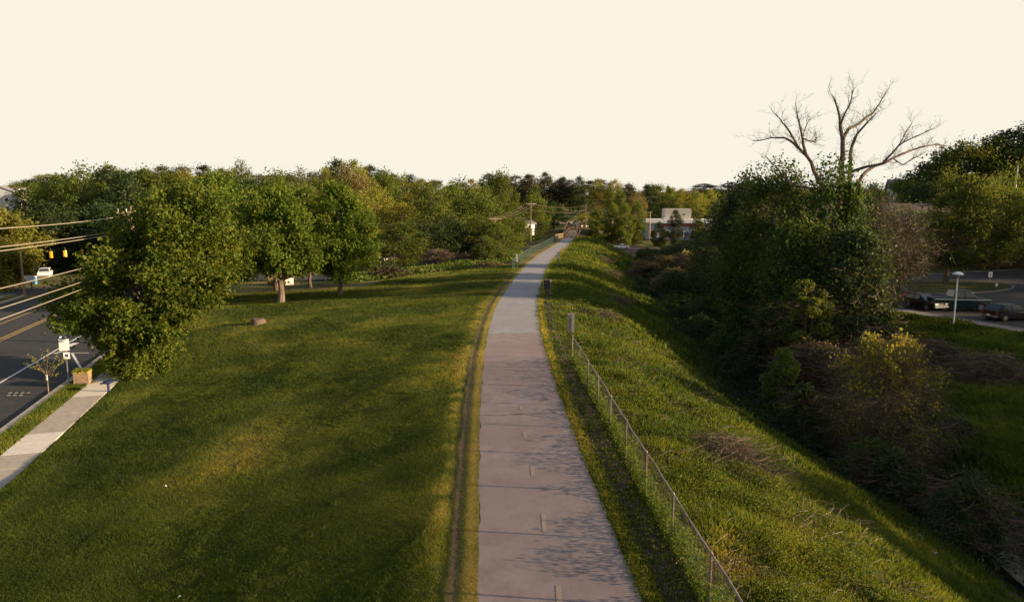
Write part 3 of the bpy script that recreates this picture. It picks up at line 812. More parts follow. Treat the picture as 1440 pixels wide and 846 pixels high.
# middle woods behind the lawn
for px in range(250, 700, 27):
    want('midwood', px + rr.uniform(-9, 9), rr.uniform(175, 225), pick(dict(green=3.5, yellow=4, tan=1.2, dark=1)), skyrow(px) + rr.uniform(2, 20), r=rr.uniform(6, 8))
for px in range(260, 720, 34):
    want('midwood', px + rr.uniform(-9, 9), rr.uniform(135, 165), pick(dict(green=3, yellow=3.5, tan=1.6, dark=1)), 278 + rr.uniform(-10, 16), r=rr.uniform(5, 7))
for px in (268, 300, 360, 425, 450, 515, 560, 585, 612, 640, 668, 700):
    want('edgewood', px + rr.uniform(-5, 5), rr.uniform(112, 126), pick(dict(darkbush=3, bush=1.5, skirt=2)), 314 + rr.uniform(-14, 12), r=rr.uniform(4, 5.4))
# beyond the footbridge
for px, d, k, row in ((705, 190, 'green', 246), (742, 330, 'pine', 250), (765, 340, 'pine', 247), (790, 330, 'pine', 253), (752, 210, 'green', 268), (812, 325, 'dark', 252), (838, 300, 'yellow', 256), (862, 300, 'yellow', 256), (800, 350, 'pine', 256),
                      (778, 236, 'dark', 287), (765, 240, 'darkbush', 300), (735, 185, 'bush', 312), (728, 190, 'bush', 304), (838, 226, 'skirt', 296), (858, 230, 'skirt', 288), (876, 226, 'skirt', 290), (893, 232, 'skirt', 286), (869, 262, 'skirt', 272), (836, 262, 'tan', 286), (825, 250, 'yellow', 305), (893, 285, 'tan', 272), (880, 300, 'pine', 262), (905, 330, 'pine', 264)):
    want('bridge', px, d, k, row, r=(3.2 if k in ('bush', 'darkbush') else 3.4 if k == 'skirt' else 5.0))
for px, d, k, row in ((910, 300, 'dark', 264), (935, 310, 'green', 266), (955, 330, 'yellow', 268), (975, 300, 'yellow', 272), (993, 305, 'yellow', 270), (1010, 290, 'green', 280), (946, 232, 'dark', 298), (924, 234, 'skirt', 314), (978, 236, 'skirt', 309), (985, 215, 'bush', 318), (1008, 200, 'dark', 300)):
    want('store', px, d, k, row, r=(2.8 if d < 240 else 5.6))
# wooded hill on the right
for px in range(1265, 1500, 27):
    want('hill', px + rr.uniform(-6, 6), rr.uniform(135, 160), pick(dict(green=3, dark=3, pine=1)), skyrow(px) + rr.uniform(-2, 10), r=rr.uniform(6, 8))
for px in range(1215, 1500, 34):
    want('hill', px + rr.uniform(-6, 6), rr.uniform(122, 130), pick(dict(green=3, bush=1, dark=2, tan=.6)), max(skyrow(px) + 36, 252) + rr.uniform(-6, 14), r=rr.uniform(5, 6.5))
for px, d, row in ((1446, 96, 262), (1400, 106, 258), (1420, 120, 232)):
    want('hill', px, d, 'green', row, r=5.2)
for px in range(1080, 1260, 34):
    want('hill', px, rr.uniform(150, 190), pick(dict(green=3, dark=2)), 266 + rr.uniform(-3, 4), r=6)

# distant backdrop wood closing the horizon left and right
ADJ = {'green': 'mid green broad tree', 'dark': 'dark green oval tree', 'yellow': 'yellow-green leafing tree', 'tan': 'tan budding tree', 'pine': 'dark high-crowned pine', 'bush': 'low green spreading tree', 'darkbush': 'low dark spreading tree', 'skirt': 'dense low-leaved green tree'}
ZL = {'far': 'in the farthest treeline', 'leftwood': 'in the woods beyond the street', 'midwood': 'in the woods behind the lawn', 'edgewood': 'at the shady wood edge past the lawn',
      'bridge': 'around the far end of the footbridge', 'store': 'around the white flat-roofed store', 'hill': 'on the hill behind the car park'}
ZG = {'far': 'trees of the farthest treeline', 'leftwood': 'trees beyond the street', 'midwood': 'trees behind the lawn', 'edgewood': 'trees at the wood edge', 'bridge': 'trees around the footbridge', 'store': 'trees around the store', 'hill': 'trees on the right hill'}
NAME = {'pine': 'pine_tree', 'bush': 'small_tree', 'darkbush': 'small_tree'}
ORD = ['leftmost', 'second from left', 'third from left', 'fourth from left', 'fifth from left', 'sixth from left', 'seventh from left', 'eighth from left', 'ninth from left', 'tenth from left', 'eleventh from left', 'twelfth from left', 'thirteenth from left', 'fourteenth from left', 'fifteenth from left', 'sixteenth from left', 'seventeenth from left'] + [w + ' from left' for w in 'eighteenth nineteenth twentieth twenty-first twenty-second twenty-third twenty-fourth twenty-fifth twenty-sixth twenty-seventh twenty-eighth'.split()]
TREES.sort(key=lambda t: t['px'])
_cnt = {}; _tot = {}
for t in TREES: k = (t['zone'], t['kind']); _tot[k] = _tot.get(k, 0) + 1
for t in TREES:
    k = (t['zone'], t['kind']); i = _cnt.get(k, 0); _cnt[k] = i + 1
    lab = ADJ[t['kind']] + ' ' + ZL[t['zone']]
    if _tot[k] > 1: lab += ', ' + ORD[i]
    x, y, z = spot(t['px'], t['d'])
    top = z_at_row(t['row'], t['d'])
    h = min(max((top - z) * 1.04, 5), 27)
    P = PROTOS[t['kind']]; j = _pc.get(t['kind'], 0); _pc[t['kind']] = j + 1; p = P[j % len(P)]
    r = t['r'] or (h * .36)
    p.place(x, y, z, h, r, rr.uniform(0, 6.28), NAME.get(t['kind'], 'broadleaf_tree'), lab, 'tree', ZG[t['zone']])

# trees to the right of the car park and the creek field: they shade both
ke = 0
ETREES = [(62 + (k % 2) * 7, 4 + k * 5.2, 9.7 + (k % 3) * .4, ('green', 'dark', 'skirt')[k % 3], 5.6) for k in range(8)] + [(112, 47, 18, 'green', 7), (114, 60, 19, 'dark', 7), (110, 73, 19, 'green', 7.5), (116, 86, 20, 'dark', 8), (92, 44, 12, 'green', 6), (44, 13, 5.2, 'tan', 3.0)]
for (x, y, top, kind, r) in ETREES:
    z = h1(x, y); P = PROTOS[kind]; ke += 1
    P[ke % len(P)].place(x, y, z, top - z, r, rr.uniform(0, 6.28), 'broadleaf_tree', ADJ[kind] + ' right of field and car park, ' + ['nearest', 'second', 'third', 'fourth', 'fifth', 'sixth', 'seventh', 'eighth', 'ninth', 'tenth', 'eleventh', 'twelfth', 'thirteenth', 'fourteenth'][ke - 1] + ' of its row', 'tree', 'trees right of the field')
# far-off woods reading as one mass, right round the horizon
def far_woods():
    rng = np.random.default_rng(99); Vs = []; Fs = []; Ts = []; off = 0
    for i in range(240):
        a = rng.uniform(-1.15, 1.15); dist = rng.uniform(420, 700)
        if abs(a) > .72: dist = rng.uniform(150, 420)
        x = math.sin(a) * dist; y = math.cos(a) * dist; z = h1(x, y); r = rng.uniform(6, 10); h = rng.uniform(13, 19)
        if abs(a) < .72: h = min(h, 7.2 + dist * .012 - z) * rng.uniform(.72, 1.0)
        n = 700; d = rng.normal(size=(n, 3)); d /= np.linalg.norm(d, axis=1)[:, None]
        P = np.array([x, y, z + h * .55]) + d * np.array([r, r, h * .5]) * rng.uniform(.75, 1.08, n)[:, None]
        V, F, T = leaves(P, .75, rng, rng.uniform(0, .5) + rng.uniform(0, .5, n)); Vs.append(V); Fs.append(F + off); Ts.append(T); off += len(V)
    me = fast_mesh('distant_woods', np.concatenate(Vs), np.concatenate(Fs), M['leaf_green'], np.concatenate(Ts))
    tag(link('distant_woods', me), 'far-off woods closing the horizon', 'woods', kind='stuff')
far_woods()

# ------------------------------------------------------------------ trees of the lawn
def lone_tree(name, label, px, row, z, mat, bark, profile, seed, group=None, rz=0, **kw):
    p = on_plane(px, row, z); zz = h1(p.x, p.y)
    (V, F, T), mb = tree_meshes(profile, seed, **kw)
    root = empty(name, label, 'tree', (p.x, p.y, zz), rz, group)
    me = bpy.data.meshes.new('trunk'); me.from_pydata(mb.v, [], mb.f); me.materials.append(M[bark]); me.update(); link('trunk', me, root)
    link('crown', fast_mesh('crown', V, F, M[mat], T), root)
    return root
big = prof((0.4, .8), (1.4, 1.2), (2.4, 2.8), (3.5, 4.3), (5.0, 4.3), (6.8, 3.8), (8.3, 2.9), (9.3, 1.6), (9.8, .5))
lone_tree('broadleaf_tree', 'large bright green tree leaning over the sidewalk, crown down to the ground', 207, 522, -2.1, 'leaf_maple', 'bark', big, 101, 'trees on the lawn', n_cl=190, cl_r=.72, n_leaf=88000, leaf=.095, trunk_r=.30, trunk_top=7.5, skew=([0, 2, 3.5, 8.0, 11], [0, -.4, -.9, 3.0, 3.0]), share=.35, inner=.3, lob=.22, lean=1.5)
def skirt():
    p = on_plane(207, 520, -2.1)
    (V, F, T), mb = tree_meshes(prof((.0, 1.3), (.8, 1.5), (1.7, 1.35), (2.6, 1.0)), 111, n_cl=40, cl_r=.45, n_leaf=12000, leaf=.085, trunk_r=.05, trunk_top=2)
    root = empty('bush', 'dense green bush round the foot of the large tree by the sidewalk', 'bush', (p.x + .15, p.y - .8, h1(p.x, p.y - .8)))
    me = bpy.data.meshes.new('stem'); me.from_pydata(mb.v, [], mb.f); me.materials.append(M['bark']); link('stem', me, root)
    link('foliage', fast_mesh('foliage', V, F, M['leaf_maple'], T), root)
skirt()
oval2 = prof((2.6, 1.6), (3.3, 3.6), (4.8, 4.1), (6.6, 3.8), (8.4, 2.5), (9.6, .6))
lone_tree('broadleaf_tree', 'green tree with short forked trunk, middle of the lawn trees', 397, 434, -2.2, 'leaf_maple', 'bark_pale', oval2, 102, 'trees on the lawn', n_cl=120, cl_r=.75, n_leaf=42000, leaf=.12, trunk_r=.30, trunk_top=8.5, share=.4)
lone_tree('broadleaf_tree', 'green tree on a slim dark trunk nearest the trail on the lawn', 478, 424, -2.2, 'leaf_maple', 'bark', prof((2.3, 1.4), (3.1, 3.4), (4.8, 4.1), (6.8, 3.7), (8.6, 2.4), (9.9, .6)), 103, 'trees on the lawn', n_cl=120, cl_r=.75, n_leaf=40000, leaf=.12, trunk_r=.22, trunk_top=9, share=.4)
lone_tree('broadleaf_tree', 'smaller green tree standing behind, between the two lawn trunks', 438, 412, -2.4, 'leaf_green', 'bark', prof((2.0, 1.6), (3.4, 3.6), (6, 4.6), (8.2, 3.4), (10.2, .8)), 104, 'trees on the lawn', n_cl=100, cl_r=.95, n_leaf=22000, leaf=.13, trunk_r=.2, trunk_top=8, share=.4)
lone_tree('broadleaf_tree', 'dark trunked tree half hidden behind the forked lawn tree', 389, 414, -2.5, 'leaf_green', 'bark', prof((2.4, 1.6), (4.2, 4.2), (6.4, 5.0), (9, 3.8), (11.2, .8)), 105, 'trees on the lawn', n_cl=100, cl_r=1.0, n_leaf=22000, leaf=.14, trunk_r=.25, trunk_top=9, share=.4)
lone_tree('broadleaf_tree', 'green tree just behind the large sidewalk tree', 318, 418, -2.5, 'leaf_maple', 'bark', prof((1.6, 1.6), (3.4, 4.2), (6.5, 5.0), (9.5, 4.0), (11.6, .8)), 106, 'trees on the lawn', n_cl=100, cl_r=1.0, n_leaf=24000, leaf=.13, trunk_r=.25, trunk_top=9, share=.4)
lone_tree('broadleaf_tree', 'sunlit yellow-green tree at the street corner by the left pole', -8, 402, -2.3, 'leaf_yellow', 'bark', prof((.6, 2.4), (2, 4.4), (4.4, 5.4), (7, 4.6), (9.4, .8)), 107, None, n_cl=110, cl_r=.95, n_leaf=26000, leaf=.15, trunk_r=.25, trunk_top=7, share=.4)
# sapling by the stop
def sapling():
    rng = np.random.default_rng(5); p = on_plane(68, 552, -2.08); mb = MB(); P = []
    mb.tube([(0, 0, -.1), (.02, 0, .6), (0, .02, 1.1)], [.03, .026, .02], 6)
    for a, l, hgt in ((2.7, 1.1, .85), (2.2, .8, 1.1), (.4, .95, 1.0), (.9, .7, 1.2), (3.5, .9, .5), (-.5, 1.0, .35), (1.6, .4, 1.3), (4.6, .7, .8), (.1, .9, .7)):
        q = [Vector((0, 0, .75 + rng.uniform(0, .3)))]
        for t in (.33, .66, 1): q.append(q[0] + Vector((math.cos(a) * l * t, math.sin(a) * l * t * .8, hgt * t ** 1.2)))
        mb.tube(q, [.013, .01, .007, .004], 4)
        for _ in range(26):
            t = rng.uniform(.3, 1.05); w = q[0].lerp(q[3], t); P.append((w.x + rng.normal() * .06, w.y + rng.normal() * .06, w.z + rng.normal() * .06))
    root = empty('sapling', 'thin young tree with sparse yellow leaves beside the road', 'tree', (p.x, p.y, float(RZ(0)) + .12))
    mb.build('trunk', M['bark_pale'], root)
    V, F, T = leaves(np.array(P), .045, rng, rng.uniform(.4, 1, len(P))); link('crown', fast_mesh('crown', V, F, M['leaf_yellow'], T), root)
    t = MB(); t.box((.02, -.04, .78), (.07, .03, .26)); t.build('trunk_guard', M['white'], root)
sapling()

# ------------------------------------------------------------------ overgrown thicket along the creek
def mound_points(rx, ry, h, n_cl, cl_r, n, rng):
    th = rng.uniform(0, 2 * np.pi, n_cl); v = rng.uniform(0, 1, n_cl); el = np.arcsin(v ** .8)
    rf = rng.uniform(.72, 1, n_cl); lob = 1 + .14 * np.sin(3 * th + rng.uniform(0, 6)) + .1 * np.sin(5 * th + 2)
    C = np.stack([rx * np.cos(th) * np.cos(el) * rf * lob, ry * np.sin(th) * np.cos(el) * rf * lob, h * np.sin(el) * rf], 1)
    ct = rng.uniform(0, 1, n_cl); k = rng.integers(0, n_cl, n); d = rng.normal(size=(n, 3)); d /= np.linalg.norm(d, axis=1)[:, None]
    P = C[k] + d * (cl_r * rng.uniform(.6, 1.4, n_cl)[k] * rng.uniform(.2, 1.1, n) ** .6)[:, None] * np.array([1, 1, .8])
    P[:, 2] = np.maximum(P[:, 2], .03); return P, ct[k] * .5 + rng.uniform(0, .5, n), C
def mound(name, label, cat, x, y, rx, ry, h, seed, mat='leaf_vine', leaf=.10, n=9000, stems_n=0, group=None, z=None, sw=.02, n_cl=None):
    rng = np.random.default_rng(seed); z = h1(x, y) - .15 if z is None else z
    root = empty(name, label, cat, (x, y, z), rng.uniform(0, .4), group)
    P, t, C = mound_points(rx, ry, h, n_cl or int(26 + rx * ry * 3), .16 * (rx + ry) / 2 + .25, n, rng)
    mb = MB()
    for i, c in enumerate(C[::3]):
        c = Vector(c); b = Vector((c.x * .15, c.y * .15, -.2)); m = b.lerp(c, .5) + Vector((0, 0, .25 * h))
        mb.tube([b, m, c], [.05, .035, .012], 4, False)
    mb.build('stems', M['bark'], root)
    if n:
        V, F, T = leaves(P, leaf, rng, t); link('foliage', fast_mesh('foliage', V, F, M[mat], T), root)
    if stems_n:
        k = rng.integers(0, len(C), stems_n); Q = C[k] + rng.normal(0, .25, (stems_n, 3)) * np.array([1, 1, .6])
        V, F, T = stems(Q[:, 0], Q[:, 1], np.maximum(Q[:, 2], .05), rng.uniform(.5, 1.6, stems_n), -rng.uniform(.1, .7, stems_n) * .5, sw, rng)
        link('dead_vines', fast_mesh('dead_vines', V, F, M['twig'], T), root)
    return root
def mound_px(name, label, cat, px, row, d, wpx, top_row, seed, depth=None, **kw):
    """mound whose middle is seen in column px at depth d, wpx wide, top at top_row"""
    x, y, z = spot(px, d); r = wpx / 2 / FPX * d * .84; h = (z_at_row(top_row, d) - z) * .88
    return mound(name, label, cat, x, y, r, depth or r, max(h, .5), seed, **kw)

VG = 'vine-covered thicket along the creek'
# tall vine-draped trees
T1 = prof((.2, 3.6), (2, 4.6), (5, 4.9), (8, 4.3), (11, 3.3), (13.2, 1.4))
def draped(label, px, d, top_row, r, seed, mat, n=26000, leaf=.13, stems_n=2500, name='overgrown_tree', clear=0):
    x, y, z = spot(px, d); h = z_at_row(top_row, d) - z; k = h / 13.2; rng = np.random.default_rng(seed)
    P_ = [(a * k, b * r / 4.9) for a, b in T1]
    if clear: P_ = [(clear + (h - clear) * a / 13.2, b * r / 4.9) for a, b in T1]
    P, t, C = envelope_points(P_, 150, .95, n, rng, (0, 0), 1.1, .5, .22)
    root = empty(name, label, 'tree', (x, y, z - .2), 0, VG)
    mb = MB(); mb.tube([(0, 0, -.3), (.1, 0, h * .3), (-.1, .1, h * .6), (.1, 0, h * .85)], [.4, .3, .2, .08], 8)
    limbs(mb, C, rng, 1, .13, .4); mb.build('trunk', M['bark'], root)
    V, F, T = leaves(P, leaf, rng, t); link('crown', fast_mesh('crown', V, F, M[mat], T), root)
    if stems_n:
        kk = rng.integers(0, len(C), stems_n); Q = C[kk] + rng.normal(0, .5, (stems_n, 3))
        V, F, T = stems(Q[:, 0], Q[:, 1], Q[:, 2], rng.uniform(.6, 1.8, stems_n), -rng.uniform(.3, 1.2, stems_n), .011, rng)
        link('dead_vines', fast_mesh('dead_vines', V, F, M['twig'], T), root)
    return root
draped('tall dark vine-draped tree left of the bare tree', 1083, 60, 240, 4.6, 201, 'leaf_vine')
draped('vine-draped tree wrapped round the foot of the bare tree', 1165, 57, 238, 3.5, 202, 'leaf_vine', n=15000, stems_n=1500)
draped('dark overgrown tree at the left shoulder of the thicket', 1046, 70, 250, 4.0, 203, 'leaf_dark')
draped('brownish twiggy tree right of the bare tree', 1218, 60, 270, 3.1, 204, 'leaf_vine', n=5000, stems_n=6000, leaf=.085, clear=2.0)
draped('thin twiggy tree with a clear stem in front of the red cars', 1262, 66, 290, 3.0, 205, 'leaf_vine', n=2000, stems_n=3200, leaf=.085, clear=4.2)
draped('low dark overgrown tree behind the creek bend', 1015, 84, 292, 4.6, 206, 'leaf_dark', n=16000)
draped('dark green overgrown tree under the bare tree', 1130, 54, 318, 3.5, 207, 'leaf_vine', n=20000)
draped('dark overgrown tree between the creek and the parked cars', 1200, 52, 330, 2.6, 208, 'leaf_dark', n=17000)
i = 0
for lab, px, d, w, top, mat, n, st in (
    ('bright green vine mound below the tall draped tree', 1145, 47, 90, 372, 'leaf_green', 11000, 500),
    ('dark leafy mound at the bottom of the thicket', 1075, 60, 110, 395, 'leaf_dark', 12000, 1200),
    ('dark mound left of the bright green vine mound', 1092, 50, 90, 400, 'leaf_dark', 10000, 900),
    ('green mound along the creek below the dark trees', 1022, 76, 80, 395, 'leaf_vine', 9000, 700),
    ('brown vine mound at the far creek edge', 952, 95, 70, 372, 'leaf_tan', 2500, 3600),
    ('small brown vine mound nearest the bank', 905, 112, 56, 360, 'leaf_tan', 2200, 3000),
    ('grey-brown vine mound with a round top', 965, 105, 62, 345, 'leaf_tan', 2400, 3400),
    ('dark green mound between the round brown ones', 985, 90, 64, 368, 'leaf_vine', 7000, 900),
    ('wide dark mound in front of the store', 950, 130, 90, 338, 'leaf_dark', 8000, 1400),
    ('small dark mound beside the passing cars', 910, 150, 50, 346, 'leaf_dark', 6000, 900),
    ('brown mound under the left shoulder of the thicket', 1000, 110, 76, 325, 'leaf_tan', 3000, 3600),
    ('dark mound at the foot of the left shoulder', 1030, 92, 70, 350, 'leaf_vine', 7000, 1600),
    ('dark leafy mound reaching down to the creek', 1062, 62, 70, 440, 'leaf_vine', 8000, 700),
    ('lush green bush over the creek in the middle', 1108, 41, 66, 478, 'leaf_green', 9000, 300),
    ('brown tangle of dead vines behind the lush green bush', 1155, 43, 96, 468, 'leaf_tan', 1500, 5200),
    ('dark mound behind the brown tangle', 1190, 47, 120, 430, 'leaf_dark', 11000, 1200),
    ('dark mound beside the car park grass', 1245, 50, 80, 430, 'leaf_dark', 8000, 900),
    ('grey-brown tangle of dead vines in front of the lamp post', 1312, 45, 80, 468, 'leaf_tan', 900, 4600),
    ('low brown tangle at the right end of the field', 1400, 41, 110, 492, 'leaf_tan', 700, 3600),
    ('dark green clump below the lush bush', 1142, 35.5, 70, 530, 'leaf_dark', 6000, 500),
    ('green clump hanging over the creek bend', 1195, 34, 60, 540, 'leaf_vine', 6500, 400),
    ('dark little bush in the creek field', 1365, 33, 44, 595, 'leaf_dark', 4000, 400),
    ('dark scrub on the right creek bank', 1400, 24, 100, 650, 'leaf_dark', 5000, 900),
    ('shadowy clump at the lower creek bank', 1290, 27, 80, 625, 'leaf_dark', 6000, 700)):
    i += 1
    mound_px('thicket_bush', lab, 'bush', px, 0, d, w, top, 300 + i, mat=mat, n=n, stems_n=st, group=VG, leaf=.045 + .0011 * d, sw=.003 + .00015 * d)
# brush choking the creek
rg_ = np.random.default_rng(71)
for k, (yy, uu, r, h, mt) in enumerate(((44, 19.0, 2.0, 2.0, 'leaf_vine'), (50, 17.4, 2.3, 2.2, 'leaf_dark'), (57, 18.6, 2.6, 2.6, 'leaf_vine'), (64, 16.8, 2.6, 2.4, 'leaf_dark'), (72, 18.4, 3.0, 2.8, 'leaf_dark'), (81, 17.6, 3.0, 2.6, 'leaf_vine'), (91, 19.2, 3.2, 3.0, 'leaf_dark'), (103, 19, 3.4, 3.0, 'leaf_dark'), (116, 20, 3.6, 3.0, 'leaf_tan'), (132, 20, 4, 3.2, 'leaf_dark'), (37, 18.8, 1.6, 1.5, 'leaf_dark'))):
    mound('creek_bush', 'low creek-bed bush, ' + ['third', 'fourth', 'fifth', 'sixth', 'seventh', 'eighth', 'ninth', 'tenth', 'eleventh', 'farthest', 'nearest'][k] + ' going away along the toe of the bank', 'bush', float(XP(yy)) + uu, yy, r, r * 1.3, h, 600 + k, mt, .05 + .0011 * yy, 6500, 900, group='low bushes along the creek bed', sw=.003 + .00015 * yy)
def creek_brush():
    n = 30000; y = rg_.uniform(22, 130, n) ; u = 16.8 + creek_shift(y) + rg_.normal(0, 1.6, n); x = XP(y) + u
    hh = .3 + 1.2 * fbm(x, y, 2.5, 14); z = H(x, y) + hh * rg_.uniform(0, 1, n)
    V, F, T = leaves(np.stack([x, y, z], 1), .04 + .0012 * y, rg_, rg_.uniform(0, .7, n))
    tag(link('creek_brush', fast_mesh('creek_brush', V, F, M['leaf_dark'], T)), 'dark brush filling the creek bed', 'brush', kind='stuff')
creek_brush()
# sunlit bush by the creek: brown tangle below, yellow-green leaves at the top
def sunlit_bush():
    d = 31; x, y, z = spot(1258, d); z = -4.4; h = z_at_row(482, d) - z; rng = np.random.default_rng(61)
    root = empty('creek_bush', 'tall bush by the creek with sunlit yellow leaves on top and a brown twiggy skirt', 'bush', (x, y, z))
    P_ = [(0, 1.5), (h * .25, 2.2), (h * .5, 2.5), (h * .75, 2.0), (h, .9)]
    P, t, C = envelope_points(P_, 110, .42, 9000, rng, (0, 0), .9, .45, .2)
    mb = MB(); mb.tube([(0, 0, -.2), (.05, .1, h * .4), (-.1, 0, h * .7)], [.12, .09, .04], 6); limbs(mb, C, rng, .4, .05, .6, sides=4); mb.build('stems', M['bark'], root)
    keep = rng.uniform(size=len(P)) < .25 + .75 * sstep(.45 * h, .85 * h, P[:, 2])
    V, F, T = leaves(P[keep], .075, rng, t[keep] * .7 + .3); link('foliage', fast_mesh('foliage', V, F, M['leaf_yellow'], T), root)
    k = rng.integers(0, len(C), 7000); Q = C[k] + rng.normal(0, .35, (7000, 3)); Q[:, 2] = np.maximum(Q[:, 2], .1)
    V, F, T = stems(Q[:, 0], Q[:, 1], Q[:, 2], rng.uniform(.4, 1.5, 7000), -rng.uniform(.2, .9, 7000) * .6, .0045, rng)
    link('dead_vines', fast_mesh('dead_vines', V, F, M['twig'], T), root)
    mound('creek_bush', 'dark lower bush at the foot of the sunlit creek bush', 'bush', x - 1.3, y - 2.2, 1.7, 1.7, 2.6, 62, 'leaf_vine', .06, 8000, 2500, sw=.005)
    mound('creek_bush', 'leafy bush on the right of the sunlit creek bush', 'bush', x + 2.0, y + 1.0, 1.7, 1.6, 3.2, 63, 'leaf_vine', .07, 7000, 1500, sw=.005)
sunlit_bush()
# brambles on the embankment itself
mound('bramble', 'pale brown bramble tangle on the bank beside the fence', 'bramble', 6.6, 20.6, 1.15, 1.5, .75, 71, 'leaf_weed', .035, 500, 3600, sw=.0042)
for lab, px, row, r in (('small brown bramble high on the far bank', 858, 405, 1.3), ('brown bramble below the trail post', 828, 448, 1.6), ('dark bramble halfway down the far bank', 850, 368, 2.4), ('brown bramble near the crest by the bridge', 838, 352, 2.2)):
    p = on_plane(px, row, -.9)
    mound('bramble', lab, 'bramble', p.x, p.y, r, r, r * .42, int(px), 'leaf_weed', .08, 700, 1500, sw=.009)
# scrub past the far edge of the lawn
for lab, px, d, w, top, mat, n, st in (
    ('brown twiggy shrub at the left end of the lawn edge', 548, 84, 66, 368, 'leaf_dark', 2500, 3200),
    ('large purple-brown vine mound past the lawn', 617, 104, 56, 342, 'leaf_tan', 900, 4600),
    ('smaller brown mound in front of the large one', 632, 97, 40, 362, 'leaf_tan', 600, 2600),
    ('brown mound right of the large one', 655, 101, 34, 352, 'leaf_tan', 700, 2600),
    ('dark leafy bush with a sunlit crown near the trail post', 686, 98, 62, 326, 'leaf_green', 11000, 600),
    ('brown shrub between the dark bush and the trail', 716, 106, 36, 356, 'leaf_tan', 900, 2200),
    ('low dry scrub along the lawn edge', 606, 88, 60, 387, 'leaf_tan', 900, 1800),
    ('low dry scrub by the trail end of the lawn edge', 684, 92, 50, 378, 'leaf_tan', 900, 1500)):
    i += 1
    mound_px('shrub', lab, 'shrub', px, 0, d, w, top, 300 + i, mat=mat, n=n, stems_n=st, group='scrub past the lawn', leaf=.12, sw=.014)
def lawn_edge_scrub():
    rng = np.random.default_rng(31); n = 15000
    px = rng.uniform(470, 735, n); d = np.interp(px, [470, 735], [78, 98]) + rng.uniform(-3, 22, n)
    x = (px - 720) / FPX * d; y = d * .9898; z = H(x, y); hh = .25 + 1.0 * fbm(x, y, 4, 3)
    V, F, T = leaves(np.stack([x, y, z + hh * rng.uniform(0, 1, n)], 1), .14, rng, rng.uniform(0, 1, n))
    tag(link('scrub', fast_mesh('scrub', V, F, M['leaf_weed'], T)), 'rank weeds beyond the mown edge of the lawn', 'weeds', kind='stuff')
lawn_edge_scrub()

